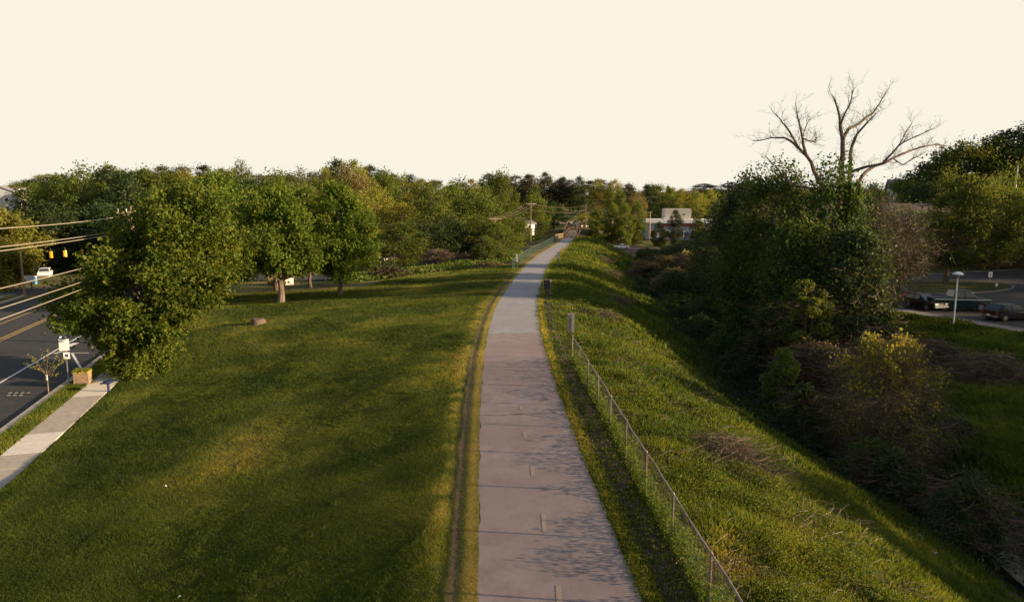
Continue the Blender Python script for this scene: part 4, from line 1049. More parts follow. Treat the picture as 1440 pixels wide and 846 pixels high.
# ------------------------------------------------------------------ the bare tree
def bare_tree():
    d0 = 56.0; bx, by, bz = spot(1183, d0); rng = random.Random(12); mb = MB(); lp_ = []
    def W(cx, cy, dd=0): cy = cy + max(0, 300 - cy) * .06; p = at_depth(1000 + cx / 2.82, 100 + cy / 2.82, d0 + dd); return Vector((p.x - bx, p.y - by, p.z - bz))
    main = [
        ([(515, 800, 0), (518, 600, 0), (520, 420, 0), (523, 330, 0), (522, 270, 0), (512, 215, -.3), (508, 165, -.5), (485, 90, -.8)], .36, .05),
        ([(522, 270, 0), (545, 225, .3), (590, 200, .9), (640, 160, 1.6), (668, 118, 2.0), (692, 72, 2.4)], .17, .02),
        ([(512, 215, -.3), (535, 150, -1), (556, 100, -1.4), (565, 60, -1.7)], .09, .015),
        ([(540, 700, .5), (545, 500, .5), (550, 400, .5), (553, 320, .4), (580, 245, -.4), (622, 195, -1.1), (655, 160, -1.5)], .25, .03),
        ([(580, 245, -.4), (560, 300, -.6), (548, 330, -.5)], .08, .05),
        ([(515, 560, 0), (450, 470, -1.0), (408, 398, -1.8), (378, 335, -2.2), (362, 262, -2.6), (348, 195, -3), (335, 118, -3.3)], .24, .02),
        ([(378, 335, -2.2), (325, 283, -1.6), (290, 262, -1.2), (240, 262, -.7), (165, 274, -.2)], .13, .015),
        ([(345, 300, -2.0), (310, 235, -2.6), (280, 195, -3), (255, 162, -3.2)], .10, .015),
        ([(362, 262, -2.6), (385, 275, -3.2), (412, 278, -3.6), (418, 262, -3.8)], .06, .015),
        ([(362, 262, -2.6), (380, 205, -2.0), (398, 175, -1.6)], .05, .01),
        ([(450, 470, -1.0), (330, 455, -.4), (262, 385, .3), (215, 335, .8)], .12, .02),
        ([(545, 500, .5), (600, 415, 1.3), (650, 375, 2.0), (720, 345, 2.6), (800, 312, 3.2), (885, 292, 3.8), (940, 298, 4.2)], .20, .015),
        ([(550, 400, .5), (620, 378, 0), (680, 365, -.5), (740, 300, -1.4), (800, 262, -2.0), (872, 226, -2.6)], .14, .015),
        ([(720, 345, 2.6), (760, 372, 2.8), (800, 345, 2.2), (850, 322, 1.8)], .06, .01),
        ([(740, 300, -1.4), (770, 240, -1.0), (795, 205, -.8)], .05, .01),
    ]
    tips = []
    def twig(p, dr, l, r, lev):
        n = 4; pts = [p]; q = p.copy(); dd = dr.copy()
        for k in range(n):
            dd = (dd + Vector((rng.gauss(0, .22), rng.gauss(0, .22), rng.gauss(0.05, .18)))).normalized(); q = q + dd * l / n; pts.append(q.copy())
        mb.tube(pts, [r * (1 - .8 * k / n) for k in range(n + 1)], 4, False); tips.append(pts[-1]); tips.append(pts[2])
        if lev > 0:
            for k in (1, 2, 3, 4):
                if rng.random() < .78:
                    nd = (dd + Vector((rng.gauss(0, .8), rng.gauss(0, .8), rng.gauss(.15, .5)))).normalized(); twig(pts[k], nd, l * rng.uniform(.4, .7), r * .55, lev - 1)
    for pts, r0, r1 in main:
        P = [W(*p) for p in pts]
        # densify with a little crookedness
        Q = [P[0]]
        for a, b in zip(P[:-1], P[1:]):
            L = (b - a).length
            Q.append(a.lerp(b, .5) + Vector((rng.gauss(0, .04), rng.gauss(0, .06), rng.gauss(0, .04))) * L); Q.append(b)
        rad = [.85 * (r0 + (r1 - r0) * k / (len(Q) - 1)) + .012 for k in range(len(Q))]
        mb.tube(Q, rad, 7, False)
        for k in range(2 if r0 > .2 else 1, len(Q)):
            if Q[k].z + bz < 7.5 and r0 > .15: continue
            dr = (Q[k] - Q[k - 1]).normalized()
            for _ in range(2 if k < len(Q) - 1 else 2):
                nd = (dr * .8 + Vector((rng.gauss(0, .6), rng.gauss(0, .6), rng.gauss(.25, .4)))).normalized()
                twig(Q[k], nd, rng.uniform(.5, 1.3), min(.022, rad[k] * .5), 2)
    root = empty('bare_tree', 'tall bare tree with crooked leafless boughs rising above the thicket', 'tree', (bx, by, bz))
    o = mb.build('trunk', M['bark'], root)
    rg = np.random.default_rng(7); T_ = np.array([tuple(t) for t in tips]); k = rg.integers(0, len(T_), 1300)
    V, F, T = leaves(T_[k] + rg.normal(0, .10, (1300, 3)), .045, rg, rg.uniform(.2, 1, 1300)); link('leaves', fast_mesh('leaves', V, F, M['leaf_yellow'], T), root)
    # ivy up the stem
    zz = rg.uniform(0, 12.5, 9000); a = rg.uniform(0, 6.28, 9000); q = np.stack([np.cos(a) * .5 * (1.1 - zz / 14) + np.where(rg.uniform(size=9000) < .4, .7, 0), np.sin(a) * .5, zz], 1)
    V, F, T = leaves(q, .09, rg, rg.uniform(0, .8, 9000)); link('ivy', fast_mesh('ivy', V, F, M['leaf_vine'], T), root)
bare_tree()
def crooked_bough():
    # thick dark bough reaching across in front of the brown building
    d = 63; bx, by, bz = spot(1240, d); mb = MB()
    def W(px, py, dd=0): p = at_depth(px, py, d + dd); return (p.x - bx, p.y - by, p.z - bz)
    mb.tube([(0, 0, -.3), W(1243, 370), W(1250, 338)], [.3, .24, .2], 8)
    mb.tube([W(1250, 338), W(1254, 331), W(1235, 325), W(1215, 324), W(1197, 336, 1)], [.2, .16, .13, .1, .05], 7)
    mb.tube([W(1250, 338), W(1262, 326), W(1275, 312, -1), W(1285, 298, -1.5)], [.17, .12, .08, .03], 7)
    mb.tube([W(1262, 326), W(1275, 320, 1), W(1287, 308, 1.5)], [.09, .06, .03], 6)
    rng = random.Random(3)
    for _ in range(90):
        s = W(rng.uniform(1200, 1290), rng.uniform(300, 335), rng.uniform(-2, 2)); s = Vector(s); e = s + Vector((rng.gauss(0, 1), rng.gauss(0, 1), rng.gauss(.3, .7)))
        mb.tube([s, s.lerp(e, .5) + Vector((0, 0, .1)), e], [.022, .015, .006], 4, False)
    root = empty('crooked_tree', 'low leafless tree with a dark crooked bough in front of the brown building', 'tree', (bx, by, bz)); mb.build('trunk', M['bark'], root)
crooked_bough()
x, y = lot_xy(22.4, -4.2)
(V_, F_, T_), mb_ = tree_meshes(prof((2.9, 2.6), (4.0, 5.4), (6, 6.3), (8.5, 5.6), (10.8, 3.4), (12.4, .8)), 401, n_cl=170, cl_r=.95, n_leaf=42000, leaf=.12, trunk_r=.38, trunk_top=7, share=.5, skew=([2.9, 12.4], [1.6, 3.4]))
root = empty('island_tree', 'spreading green tree on the grass island of the car park', 'tree', (x, y, LOT_Z + .2))
me = bpy.data.meshes.new('trunk'); me.from_pydata(mb_.v, [], mb_.f); me.materials.append(M['bark']); link('trunk', me, root); link('crown', fast_mesh('crown', V_, F_, M['leaf_green'], T_), root)
# ================================================================== FENCES
def chain_fence(name, label, pts, hgt, pitch, wr, post_gap, mat, rail_r=.021, group=None):
    """pts: (x, y) line; ground from the terrain"""
    P = [Vector((x, y, h1(x, y))) for x, y in pts]
    root = empty(name, label, 'fence', tuple(P[0]), 0, group); o = P[0]
    L = [0]
    for a, b in zip(P[:-1], P[1:]): L.append(L[-1] + math.hypot(b.x - a.x, b.y - a.y))
    def at(s):
        s = min(max(s, 0), L[-1]); k = 0
        while k < len(L) - 2 and L[k + 1] < s: k += 1
        t = (s - L[k]) / max(1e-6, L[k + 1] - L[k]); return P[k].lerp(P[k + 1], t) - o
    n = max(1, round(L[-1] / post_gap)); rnd = random.Random(len(label))
    mr = MB(); rail = []
    for i in range(n * 3 + 1):
        s = L[-1] * i / (n * 3); q = at(s); rail.append(q + Vector((rnd.gauss(0, .008), 0, hgt + rnd.gauss(0, .012))))
    mr.tube(rail, rail_r, 7); mr.build('top_rail', mat, root, smooth=True)
    for i in range(n + 1):
        q = at(L[-1] * i / n); m = MB(); m.tube([q + Vector((0, 0, -.3)), q + Vector((0, 0, hgt + .02))], .026, 8)
        m.cyl((q.x, q.y, q.z + hgt + .03), .034, .05, 8, .01); po = m.build('post', mat, root, smooth=False)
    # mesh: two families of slanting wires as flat ribbons
    vs_ = []; fs = []; k = int(L[-1] / pitch)
    for fam in (1, -1):
        for i in range(-int(hgt / pitch), k + int(hgt / pitch)):
            s0 = i * pitch; s1 = s0 + hgt * fam if fam > 0 else s0
            a_s, b_s = (s0, s0 + hgt) if fam > 0 else (s0 + hgt, s0)
            if min(a_s, b_s) < 0 or max(a_s, b_s) > L[-1]: continue
            a = at(a_s) + Vector((0, 0, .03)); b = at(b_s) + Vector((0, 0, hgt - .01)); w = Vector((0, 0, wr))
            c = len(vs_); vs_ += [a - w, a + w, b + w, b - w]; fs.append((c, c + 1, c + 2, c + 3))
    m = MB(); m.add(vs_, fs); m.build('wire_mesh', mat, root)
    return root
chain_fence('chain_link_fence', 'galvanised chain link fence with a top rail running beside the trail', [(float(FX(y)), y) for y in np.arange(-6, 31.01, 1.5)] + [(2.8, 31.0)], 1.15, .065, .0055, 2.5, M['old_galv'], group='fences of the trail')
chain_fence('chain_link_fence', 'green chain link fence along the far left edge of the trail', [(float(XP(y)) - 2.6, y) for y in np.arange(80, 168, 4)], 1.2, .16, .006, 3.0, M['green_fence'], .03, group='fences of the trail')

# ================================================================== SIGNS AND FURNITURE ALONG THE TRAIL
def trail_sign():
    x, y = 2.74, 31.3; z = h1(x, y); r = empty('trail_sign', 'narrow metal sign seen from the back at the end of the fence', 'sign', (x, y, z))
    m = MB(); m.box((0, 0, .95), (.05, .035, 2.3)); m.build('post', M['rust'], r)
    m = MB(); m.box((0, .03, 1.72), (.32, .012, .9)); m.build('panel', M['galv'], r, bevel=.004)
    m = MB()
    for zz in (1.4, 2.0): m.box((0, -.022, zz), (.10, .012, .03))
    m.build('bracket', M['galv'], r)
trail_sign()
def chevron(label, px, row):
    z = 0
    for _ in range(3): p = on_plane(px, row, z); z = h1(p.x, p.y)
    r = empty('object_marker', label, 'sign', (p.x, p.y, z), 0, 'striped markers beside the trail')
    m = MB(); m.cyl((0, .03, .8), .035, 1.7, 8); m.build('post', M['green_fence'], r)
    m = MB(); m.box((0, 0, 1.4), (.30, .02, .95)); m.build('panel', M['black'], r)
    m = MB()
    for k in range(5):
        z0 = .96 + k * .19; m.add([(-.14, -.013, z0 + .14), (.14, -.013, z0), (.14, -.013, z0 + .09), (-.14, -.013, z0 + .23)], [(0, 1, 2, 3)])
    m.build('stripes', M['white'], r)
chevron('black and white striped marker on the left of the trail', 727, 380)
chevron('black and white striped marker on the right of the trail', 785.5, 375)
def trash():
    p = on_plane(771, 412, -.3); z = h1(p.x, p.y); r = empty('litter_bin', 'black litter bin on a post at the right side of the trail', 'bin', (p.x, p.y, z))
    m = MB(); m.box((.18, 0, .45), (.09, .09, 1.0)); m.build('post', M['wood'], r)
    m = MB(); m.cyl((-.12, 0, .82), .25, .72, 16, .27); m.build('barrel', M['black'], r, smooth=False)
    m = MB(); m.cyl((-.12, 0, 1.2), .28, .05, 16); m.build('lid', M['black'], r); m = MB(); m.box((.18, -.05, 1.15), (.12, .02, .20)); m.build('tag', M['white'], r)
trash()

# ================================================================== FOOTBRIDGE
def footbridge():
    y0, y1 = 172.0, 228.0; x0 = float(XP(y0)); x1 = float(XP(y1)); ang = math.atan2(y1 - y0, x1 - x0); L = math.hypot(y1 - y0, x1 - x0)
    r = empty('footbridge', 'rusty bowed truss footbridge with a plank deck at the end of the trail', 'bridge', (x0, y0, -1.72), ang)
    m = MB(); n = 110
    for i in range(n): m.box((L * (i + .5) / n, 0, .35 * math.sin(math.pi * (i + .5) / n)), (L / n - .02, 2.9, .10))
    m.build('deck', M['wood'], r)
    for sd in (-1, 1):
        m = MB(); yy = sd * 1.6; N = 14; top = []; bot = []
        for i in range(N + 1):
            t = i / N; top.append(Vector((L * t, yy, 1.0 + 2.4 * math.sin(math.pi * t) ** .8 if 0 < t < 1 else 1.0))); bot.append(Vector((L * t, yy, -.25 + .35 * math.sin(math.pi * t))))
        m.tube(top, .16, 4); m.tube(bot, .14, 4)
        for i in range(N + 1): m.tube([bot[i], top[i]], .10, 4)
        for i in range(N): m.tube([bot[i], top[i + 1]] if i < N / 2 else [bot[i + 1], top[i]], .07, 4)
        for k in range(1, 6): m.tube([Vector((L * i / N, yy - sd * .12, .15 + k * .2 + .35 * math.sin(math.pi * i / N))) for i in range(N + 1)], .04, 4)
        m.build('truss', M['rust'], r)
    for xx in (-.6, L + .6):
        m = MB(); m.box((xx, 0, -2.8), (1.2, 4.4, 5.3)); m.build('abutment', M['concrete'], r)
    def rail(lab, xa, ya, xb, yb):
        m0 = Vector((xa, ya, h1(xa, ya))); q = empty('wooden_rail', lab, 'railing', tuple(m0)); d = Vector((xb - xa, yb - ya, h1(xb, yb) - m0.z))
        for t in (0, .5, 1): m = MB(); m.box((d.x * t, d.y * t, d.z * t + .6), (.14, .14, 1.3)); m.build('post', M['wood_tan'], q)
        for zz in (.4, .8, 1.2): m = MB(); m.tube([Vector((0, -.08, zz)), d + Vector((0, -.08, zz))], .085, 4); m.build('rail', M['wood_tan'], q)
    rail('short tan wooden railing on the left of the bridge entrance', x0 - 1.75, y0 - .6, x0 - 3.9, y0 - 3.5)
    rail('weathered wooden railing on the right of the bridge entrance', x0 + 1.75, y0 - .6, x0 + 3.2, y0 - 5)
footbridge()

# ================================================================== STREET FURNITURE ON THE LEFT
def stop_sign_post():
    p = on_plane(97, 541, -2.08); r = empty('parking_sign', 'white sign with a blue top on a steel post by the kerb', 'sign', (p.x, p.y, float(RZ(0)) + .12), R(16))
    m = MB(); m.box((0, 0, 1.15), (.05, .03, 2.4)); m.build('post', M['galv'], r)
    m = MB(); m.box((-.04, -.03, 2.12), (.46, .012, .62)); m.build('panel', M['white'], r)
    m = MB(); m.box((-.04, -.038, 2.52), (.46, .012, .20)); m.build('header', M['blue'], r)
    m = MB(); m.cyl((.06, -.047, 2.52), .05, .006, 10, axis='y'); m.box((-.16, -.047, 2.52), (.10, .006, .10)); m.build('emblem', M['white'], r)
    m = MB()
    for k, w in enumerate((.26, .3, .22)): m.box((-.04, -.038, 2.28 - k * .09), (w, .004, .02))
    m.build('print', M['grey_siding'], r)
    m = MB(); m.box((.03, -.03, 1.55), (.28, .012, .34)); m.build('small_panel', M['white'], r); m = MB(); m.box((.03, -.038, 1.55), (.16, .004, .16)); m.build('small_mark', M['blue'], r)
stop_sign_post()
def pedestal():
    p = on_plane(112, 541, -2.08); r = empty('planter_box', 'brown square box with a mossy yellow top between kerb and sidewalk', 'box', (p.x, p.y + .3, float(RZ(0)) + .1), R(16))
    m = MB(); m.box((0, 0, .30), (.72, .62, .62), top=.97); m.build('body', M['tan_wall'] if False else solid('weathered brown box', (.20, .14, .09), .9, var=.35, scale=6, bump=.3), r, bevel=.02)
    m = MB(); m.box((0, 0, .66), (.78, .68, .10), top=.9); m.build('lid', solid('yellow moss', (.26, .22, .03), .95, var=.4, scale=9, bump=.8), r, bevel=.03)
    rng = np.random.default_rng(2); Pp = np.stack([rng.uniform(-.38, .38, 900), rng.uniform(-.33, .33, 900), rng.uniform(.66, .78, 900)], 1)
    V, F, T = leaves(Pp, .035, rng, rng.uniform(.3, 1, 900)); link('moss', fast_mesh('moss', V, F, M['leaf_yellow'], T), r)
pedestal()
def blue_stand():
    p = on_plane(153, 551, -2.1); r = empty('tap_stand', 'low dark blue post with a wide flared top beside the sidewalk', 'post', (p.x, p.y, -2.1), R(10))
    m = MB(); m.cyl((0, 0, .2), .06, .6, 10); m.build('post', M['navy'], r)
    m = MB(); m.tube([(0, 0, .42), (0, 0, .50), (0, 0, .58)], [.10, .26, .20], 10); m.box((.2, .1, .58), (.36, .10, .05)); m.box((-.2, -.06, .47), (.26, .14, .05)); m.build('top', M['navy'], r)
blue_stand()
def stump():
    p = on_plane(363, 466, -2.1); z = h1(p.x, p.y); r = empty('tree_stump', 'low round grey stump on the open lawn', 'stump', (p.x, p.y, z)); rng = random.Random(2)
    m = MB(); k = 18; vs_ = []; fs = []
    prof_ = [(.62, -.1), (.56, .08), (.50, .26), (.44, .36), (.30, .38), (.0, .34)]
    for rr_, zz in prof_:
        for i in range(k):
            a = 2 * math.pi * i / k; q = rr_ * (1 + .08 * math.sin(3 * a) + rng.uniform(-.03, .03)); vs_.append((q * math.cos(a), q * math.sin(a) * .9, zz + rng.uniform(-.015, .015)))
    for j in range(len(prof_) - 1):
        for i in range(k): fs.append((j * k + i, j * k + (i + 1) % k, (j + 1) * k + (i + 1) % k, (j + 1) * k + i))
    m.add(vs_, fs); m.build('wood', M['bark'], r, smooth=True)
stump()
def boxes_behind():
    x, y, z = spot(407, 79); r = empty('utility_cabinet', 'white utility cabinet on the grass behind the forked tree', 'cabinet', (x, y, z), R(20))
    m = MB(); m.box((0, 0, .4), (.95, .8, .9)); m.build('body', M['white'], r, bevel=.03); m = MB(); m.box((0, 0, .88), (1.0, .86, .06)); m.build('lid', M['galv'], r); m = MB(); m.box((0, -.41, .4), (.7, .02, .7)); m.build('door', M['white'], r)
    x, y, z = spot(388, 80); r = empty('utility_cabinet', 'dark brown cabinet left of the white one behind the forked tree', 'cabinet', (x, y, z), R(20))
    m = MB(); m.box((0, 0, .65), (1.7, 1.2, 1.4)); m.build('body', M['brown_wall'], r, bevel=.03); m = MB(); m.box((0, 0, 1.38), (1.8, 1.3, .08)); m.build('lid', M['brown_roof'], r)
boxes_behind()
def litter(lab, px, row, s, z=-2.0, mat='white'):
    for _ in range(3): p = on_plane(px, row, z); z = h1(p.x, p.y)
    rng = random.Random(int(px)); m = MB()
    v = [(rng.uniform(-1, 1) * s, rng.uniform(-1, 1) * s, rng.uniform(0, .7) * s) for _ in range(7)] + [(0, 0, s)]
    import bmesh
    bm = bmesh.new(); [bm.verts.new(q) for q in v]; bmesh.ops.convex_hull(bm, input=bm.verts)
    me = bpy.data.meshes.new('litter'); bm.to_mesh(me); bm.free(); me.materials.append(M[mat])
    tag(link('litter' if mat == 'white' else 'rock', me, None, (p.x, p.y, z + .01)), lab, 'litter' if mat == 'white' else 'rock')
litter('white scrap of paper on the dark lawn', 233, 685, .07)
litter('white scrap of litter on the verge by the kerb', 40, 601, .06)
litter('small pale scrap on the lower edge of the lawn', 253, 840, .045)
litter('pale scrap lying on the grassy bank above the creek', 1074, 582, .09)
litter('white scrap by the dead vines of the right field', 1391, 524, .12)
litter('white scrap on the car park walk beside the lamp post', 1330, 446, .14)
for k, (px, row, s, lab) in enumerate(((1068, 570, .16, 'pale stone highest on the creek bank'), (1102, 647, .14, 'pale stone in the middle of the bank'), (1127, 607, .22, 'flat stone in the creek bed below the lush bush'), (1150, 620, .26, 'larger flat stone in the creek bed'), (1202, 660, .24, 'upright pale stone beside the creek'),
        (1292, 765, .34, 'long grey stone at the water edge'), (1312, 790, .24, 'grey stone just below the long one'), (1345, 805, .20, 'small grey stone near the lowest water'), (1385, 775, .22, 'stone on the far side of the lowest water'), (1160, 636, .15, 'small stone behind the larger flat stone'), (1350, 768, .12, 'little pale stone in midstream'))):
    litter(lab, px, row, s, -5.0, 'stone')

# ================================================================== POLES AND WIRES
def pole(label, x, y, z, h, arm=None, rz=0, mat='wood', r0=.14, extra=True, group='utility poles'):
    r = empty('utility_pole', label, 'pole', (x, y, z), rz, group)
    m = MB(); m.tube([(0, 0, -.4), (0, 0, h * .5), (0, 0, h)], [r0, r0 * .85, r0 * .68], 8); m.build('shaft', M[mat], r)
    if arm:
        m = MB(); m.box((0, -.14, h - .45), (arm, .11, .13)); m.tube([(arm * .3, -.12, h - .5), (0, -.12, h - 1.1)], .025, 4); m.tube([(-arm * .3, -.12, h - .5), (0, -.12, h - 1.1)], .025, 4); m.build('crossarm', M[mat], r)
        for k in (-.46, -.16, .16, .46): m = MB(); m.cyl((arm * k, -.14, h - .3), .05, .18, 6); m.build('insulator', M['galv'], r)
    return r
def wire(label, a, b, sag, rad, mat='wire', n=24, group='overhead wires'):
    a = Vector(a); b = Vector(b); m = MB(); pts = []
    for i in range(n + 1):
        t = i / n; q = a.lerp(b, t); q.z -= sag * 4 * t * (1 - t); pts.append(q - a)
    m.tube(pts, rad, 5, False); o = m.build('overhead_wire', M[mat], None, tuple(a), smooth=True); return tag(o, label, 'wire', group)
PA = (-24.9, 45.0); PC = (-12.6, 7.2)
pole('wooden pole standing behind the large sidewalk tree', PA[0], PA[1], -2.2, 9.2, 1.6, R(16))
pole('wooden pole close by at the near end of the sidewalk wires', PC[0], PC[1], -2.2, 9.4, 1.6, R(16))
for lab, za, zc, sg in (('topmost bright wire over the street at the left', 6.42, 6.75, .32), ('second bright wire over the street', 5.52, 6.10, .20), ('third bright wire, just under the second', 5.36, 5.90, .16),
                    ('fourth wire, highest of the low bundle over the asphalt', 3.85, 4.75, .15), ('fifth wire of the bundle over the asphalt', 3.25, 4.0, .15), ('lowest wire over the yellow road lines', 2.95, 3.55, .15)):
    wire(lab, (PA[0], PA[1], za), (PC[0], PC[1], zc), sg, .016)
x, y, z = spot(34, 70); pole('slim wooden pole on the far street corner', x, y, float(RZ(50)) + .1, 5.5, None, 0, 'wood', .11)
PX = spot(137, 122); pole('wooden pole with a crossarm beyond the traffic signals', PX[0], PX[1], -6.0, z_at_row(322, 122) + 6.0, 2.0, R(-10))
PL = spot(-30, 104); pole('wooden pole at the left holding the signal wire', PL[0], PL[1], -5, 9.6, None)
SA = Vector((PL[0], PL[1], z_at_row(350, 104))); SB = Vector((PX[0], PX[1], z_at_row(348, 122)))
wire('thin span wire carrying the traffic signals', SA, SB, .35, .02)
def signal(lab, px, row, d, rz):
    p = at_depth(px, row, d); r = empty('traffic_signal', lab, 'traffic light', (p.x, p.y, p.z), R(rz), 'yellow traffic signals on the span wire')
    m = MB(); m.box((0, 0, 0), (.36, .30, 1.05)); m.build('housing', M['signal'], r, bevel=.03)
    for k in (-.33, 0, .33):
        m = MB(); m.cyl((0, -.24, k), .13, .18, 10, .13, 'y'); m.build('visor', M['signal'], r)
    m = MB(); m.tube([(0, 0, .5), (0, 0, .95)], .02, 5); m.build('hanger', M['galv'], r)
signal('leftmost yellow traffic signal hanging over the street', 72, 358, 107, 10)
signal('middle yellow traffic signal hanging over the street', 92, 356.5, 109.5, -25)
signal('rightmost small traffic signal near the dark trees', 115.5, 355.5, 114, 40)
def arm_pole(label, px, d, row_top, arm=2.6, rz=0, mat='wood', r0=.15):
    x, y, z = spot(px, d); pole(label, x, y, z, z_at_row(row_top, d) - z, arm, R(rz), mat, r0); return Vector((x, y, z_at_row(row_top, d) - .4))
A = arm_pole('tall pole with a crossarm left of the footbridge', 746, 172, 284, 3.0, 30)
B = arm_pole('leaning looking pole with a crossarm in front of the tan trees', 696, 128, 304, 2.4, 30)
C_ = arm_pole('pole at the right end of the footbridge', 822, 246, 287, None)
D_ = arm_pole('pole among the trees left of the white store', 911, 258, 297, 1.6, 0, 'wood_tan', .22)
E_ = arm_pole('low pole right of the purple-brown mound', 711, 118, 352, None)
F_p = arm_pole('pole with a lantern glow of sun beside the rail fence', 739.5, 160, 322, None)
for k, dx in enumerate((-1.2, 0, 1.2)):
    wire(('left', 'middle', 'right')[k] + ' wire between the two crossarm poles', A + Vector((dx, 0, 0)), B + Vector((dx, 0, 0)), .5, .018, 'wood')
wire('upper wire from the footbridge pole across the treeline', A, C_, .9, .025, 'wood'); wire('lower wire from the footbridge pole across the treeline', A + Vector((0, 0, -1.5)), C_ + Vector((0, 0, -1.5)), .9, .02, 'wood')
wire('wire from the bridge pole to the store pole', C_ + Vector((0, 0, 2.0)), Vector(spot(1000, 262)) + Vector((0, 0, 19)), 1.2, .025, 'wood')
wire('thin wire crossing the woods to the left', B, Vector(spot(470, 130)) + Vector((0, 0, 8.2)), .6, .018)

# ================================================================== BUILDINGS
def gable_house(label, x, y, z, w, d, hwall, hroof, rz, wall, roof, windows=2, storeys=1, cat='house', name='house', group=None, chimney=False):
    r = empty(name, label, cat, (x, y, z), rz, group); m = MB()
    a, b = w / 2, d / 2
    m.add([(-a, -b, -1), (a, -b, -1), (a, b, -1), (-a, b, -1), (-a, -b, hwall), (a, -b, hwall), (a, b, hwall), (-a, b, hwall), (-a, 0, hwall + hroof), (a, 0, hwall + hroof)],
          [(0, 1, 5, 4), (1, 2, 6, 9, 5), (2, 3, 7, 6), (3, 0, 4, 8, 7)]); m.build('wall', M[wall], r)
    m = MB(); o = .45; t = .18; e = o * hroof / b
    for sg in (-1, 1):
        m.add([(-a - o, sg * (b + o), hwall - e), (a + o, sg * (b + o), hwall - e), (a + o, 0, hwall + hroof + .01), (-a - o, 0, hwall + hroof + .01),
               (-a - o, sg * (b + o), hwall - e + t), (a + o, sg * (b + o), hwall - e + t), (a + o, 0, hwall + hroof + t), (-a - o, 0, hwall + hroof + t)],
              [(0, 1, 2, 3), (4, 5, 6, 7), (0, 1, 5, 4), (1, 2, 6, 5), (3, 0, 4, 7)])
    rf = m.build('roof', M[roof], r)
    if chimney: m = MB(); m.box((w * .2, 0, hwall + hroof + .3), (.7, .7, 1.6)); m.build('chimney', M['orange_brick'], rf)
    for s in range(storeys):
        zc = 1.5 + s * 2.9
        for k in range(windows):
            xx = -a + w * (k + .5) / windows
            m = MB(); m.box((xx, -b - .03, zc), (1.2, .06, 1.4)); f = m.build('window', M['white'], r)
            m = MB(); m.box((xx, -b - .07, zc), (1.0, .03, 1.2)); m.build('pane', M['glass'], f)
        for yy in (-b * .45, b * .45):
            for sx in (-1, 1):
                m = MB(); m.box((sx * (a + .03), yy, zc), (.06, 1.2, 1.4)); f = m.build('window', M['white'], r); m = MB(); m.box((sx * (a + .07), yy, zc), (.03, 1.0, 1.2)); m.build('pane', M['glass'], f)
    return r
# apartments on the left skyline
def at_row(px, row, d): p = at_depth(px, row, d); return p.x, p.y, p.z
for lab, px, d, top, w, dd, hw, hr, rz, wl, rf_ in (('grey-blue gabled apartment house at the left edge', 3, 236, 262, 8, 9, 7.0, 2.0, -70, 'grey_siding', 'grey_roof'),
        ('cream apartment house catching the sun on the left skyline', 17, 240, 265, 6.5, 8, 8.0, 2.0, -15, 'cream', 'grey_roof'), ('pale grey-roofed house right of the cream one', 31, 250, 265, 7, 8, 6.0, 2.8, 60, 'grey_siding', 'grey_roof')):
    x, y, z = at_row(px, top, d); gable_house(lab, x, y, z - hw - hr, w, dd, hw, hr, R(rz), wl, rf_, 2, 2, 'building', 'apartment_building', 'apartments on the left skyline')
x, y, z = spot(738, 208); gable_house('white house with orange brick beside the footbridge pole', x, y, z_at_row(325, 208), 3.8, 4.4, 2.6, 1.5, R(40), 'white', 'grey_roof', 1, 1, chimney=True)
x, y, z = at_row(1275, 270, 150); gable_house('white house glimpsed through the hill trees', x, y, z - 2.2, 7, 6, 3, 1.8, R(-20), 'white', 'grey_roof', 2, 1)
x, y, z = spot(817, 255); gable_house('small pale shed just past the end of the footbridge', x, y, z_at_row(322, 255), 4.6, 4, 2.4, 1.0, R(20), 'white', 'grey_roof', 1, 1, 'shed', 'shed')
# white store
def store():
    d = 262; z0 = -6.6; x0 = (905 - 720) / FPX * d; w = (1000 - 905) / FPX * d; y = d * .99; r = empty('store', 'low white flat-roofed store with a tan upper block', 'building', (x0, y, z0), R(-4))
    top = z_at_row(309, d) - z0
    m = MB(); m.box((w / 2, 8, top / 2 - .5), (w, 16, top + 1)); m.build('wall', M['grey_siding'], r)
    m = MB(); m.box((w / 2 - .5, -.3, top - .45), (w + 1, .8, 1.3)); m.box((w / 2, 8, top + .12), (w + .6, 16.6, .2)); m.build('fascia', M['white'], r)
    m = MB(); m.box((w * .55, .05 - .1, top - 1.9), (w * .62, .3, .8)); m.build('sign_band', M['red'], r)
    bx0 = (932 - 905) / FPX * d; bw = (968 - 932) / FPX * d; bt = z_at_row(293.5, d) - z0
    m = MB(); m.box((bx0 + bw / 2, 6, (top + bt) / 2 + .1), (bw, 8, bt - top)); bl = m.build('upper_block', M['tan_wall'], r)
    m = MB(); m.box((bx0 + bw * .72, 1.97, (top + bt) / 2), (.6, .08, .6)); m.build('vent', M['black'], bl)
    for k in range(4):
        m = MB(); m.box((2.5 + k * 5.2, -.04, 2.1), (2.6, .1, 2.6)); f = m.build('window', M['white'], r); m = MB(); m.box((2.5 + k * 5.2, -.1, 2.1), (2.3, .06, 2.3)); m.build('pane', M['glass'], f)
    m = MB(); m.box((5.1, -.05, 1.4), (1.6, .12, 2.8)); m.build('door', M['white'], r)
    m = MB(); m.box((13.5, -2.2, 2.6), (5.5, 4, .3)); m.build('awning', M['blue'], r)
    m = MB()
    for k in range(3): m.box((w * .3 + k * 2.4, 3, top + .55), (1.4, 1.2, .8))
    m.build('roof_unit', M['white'], r)
store()
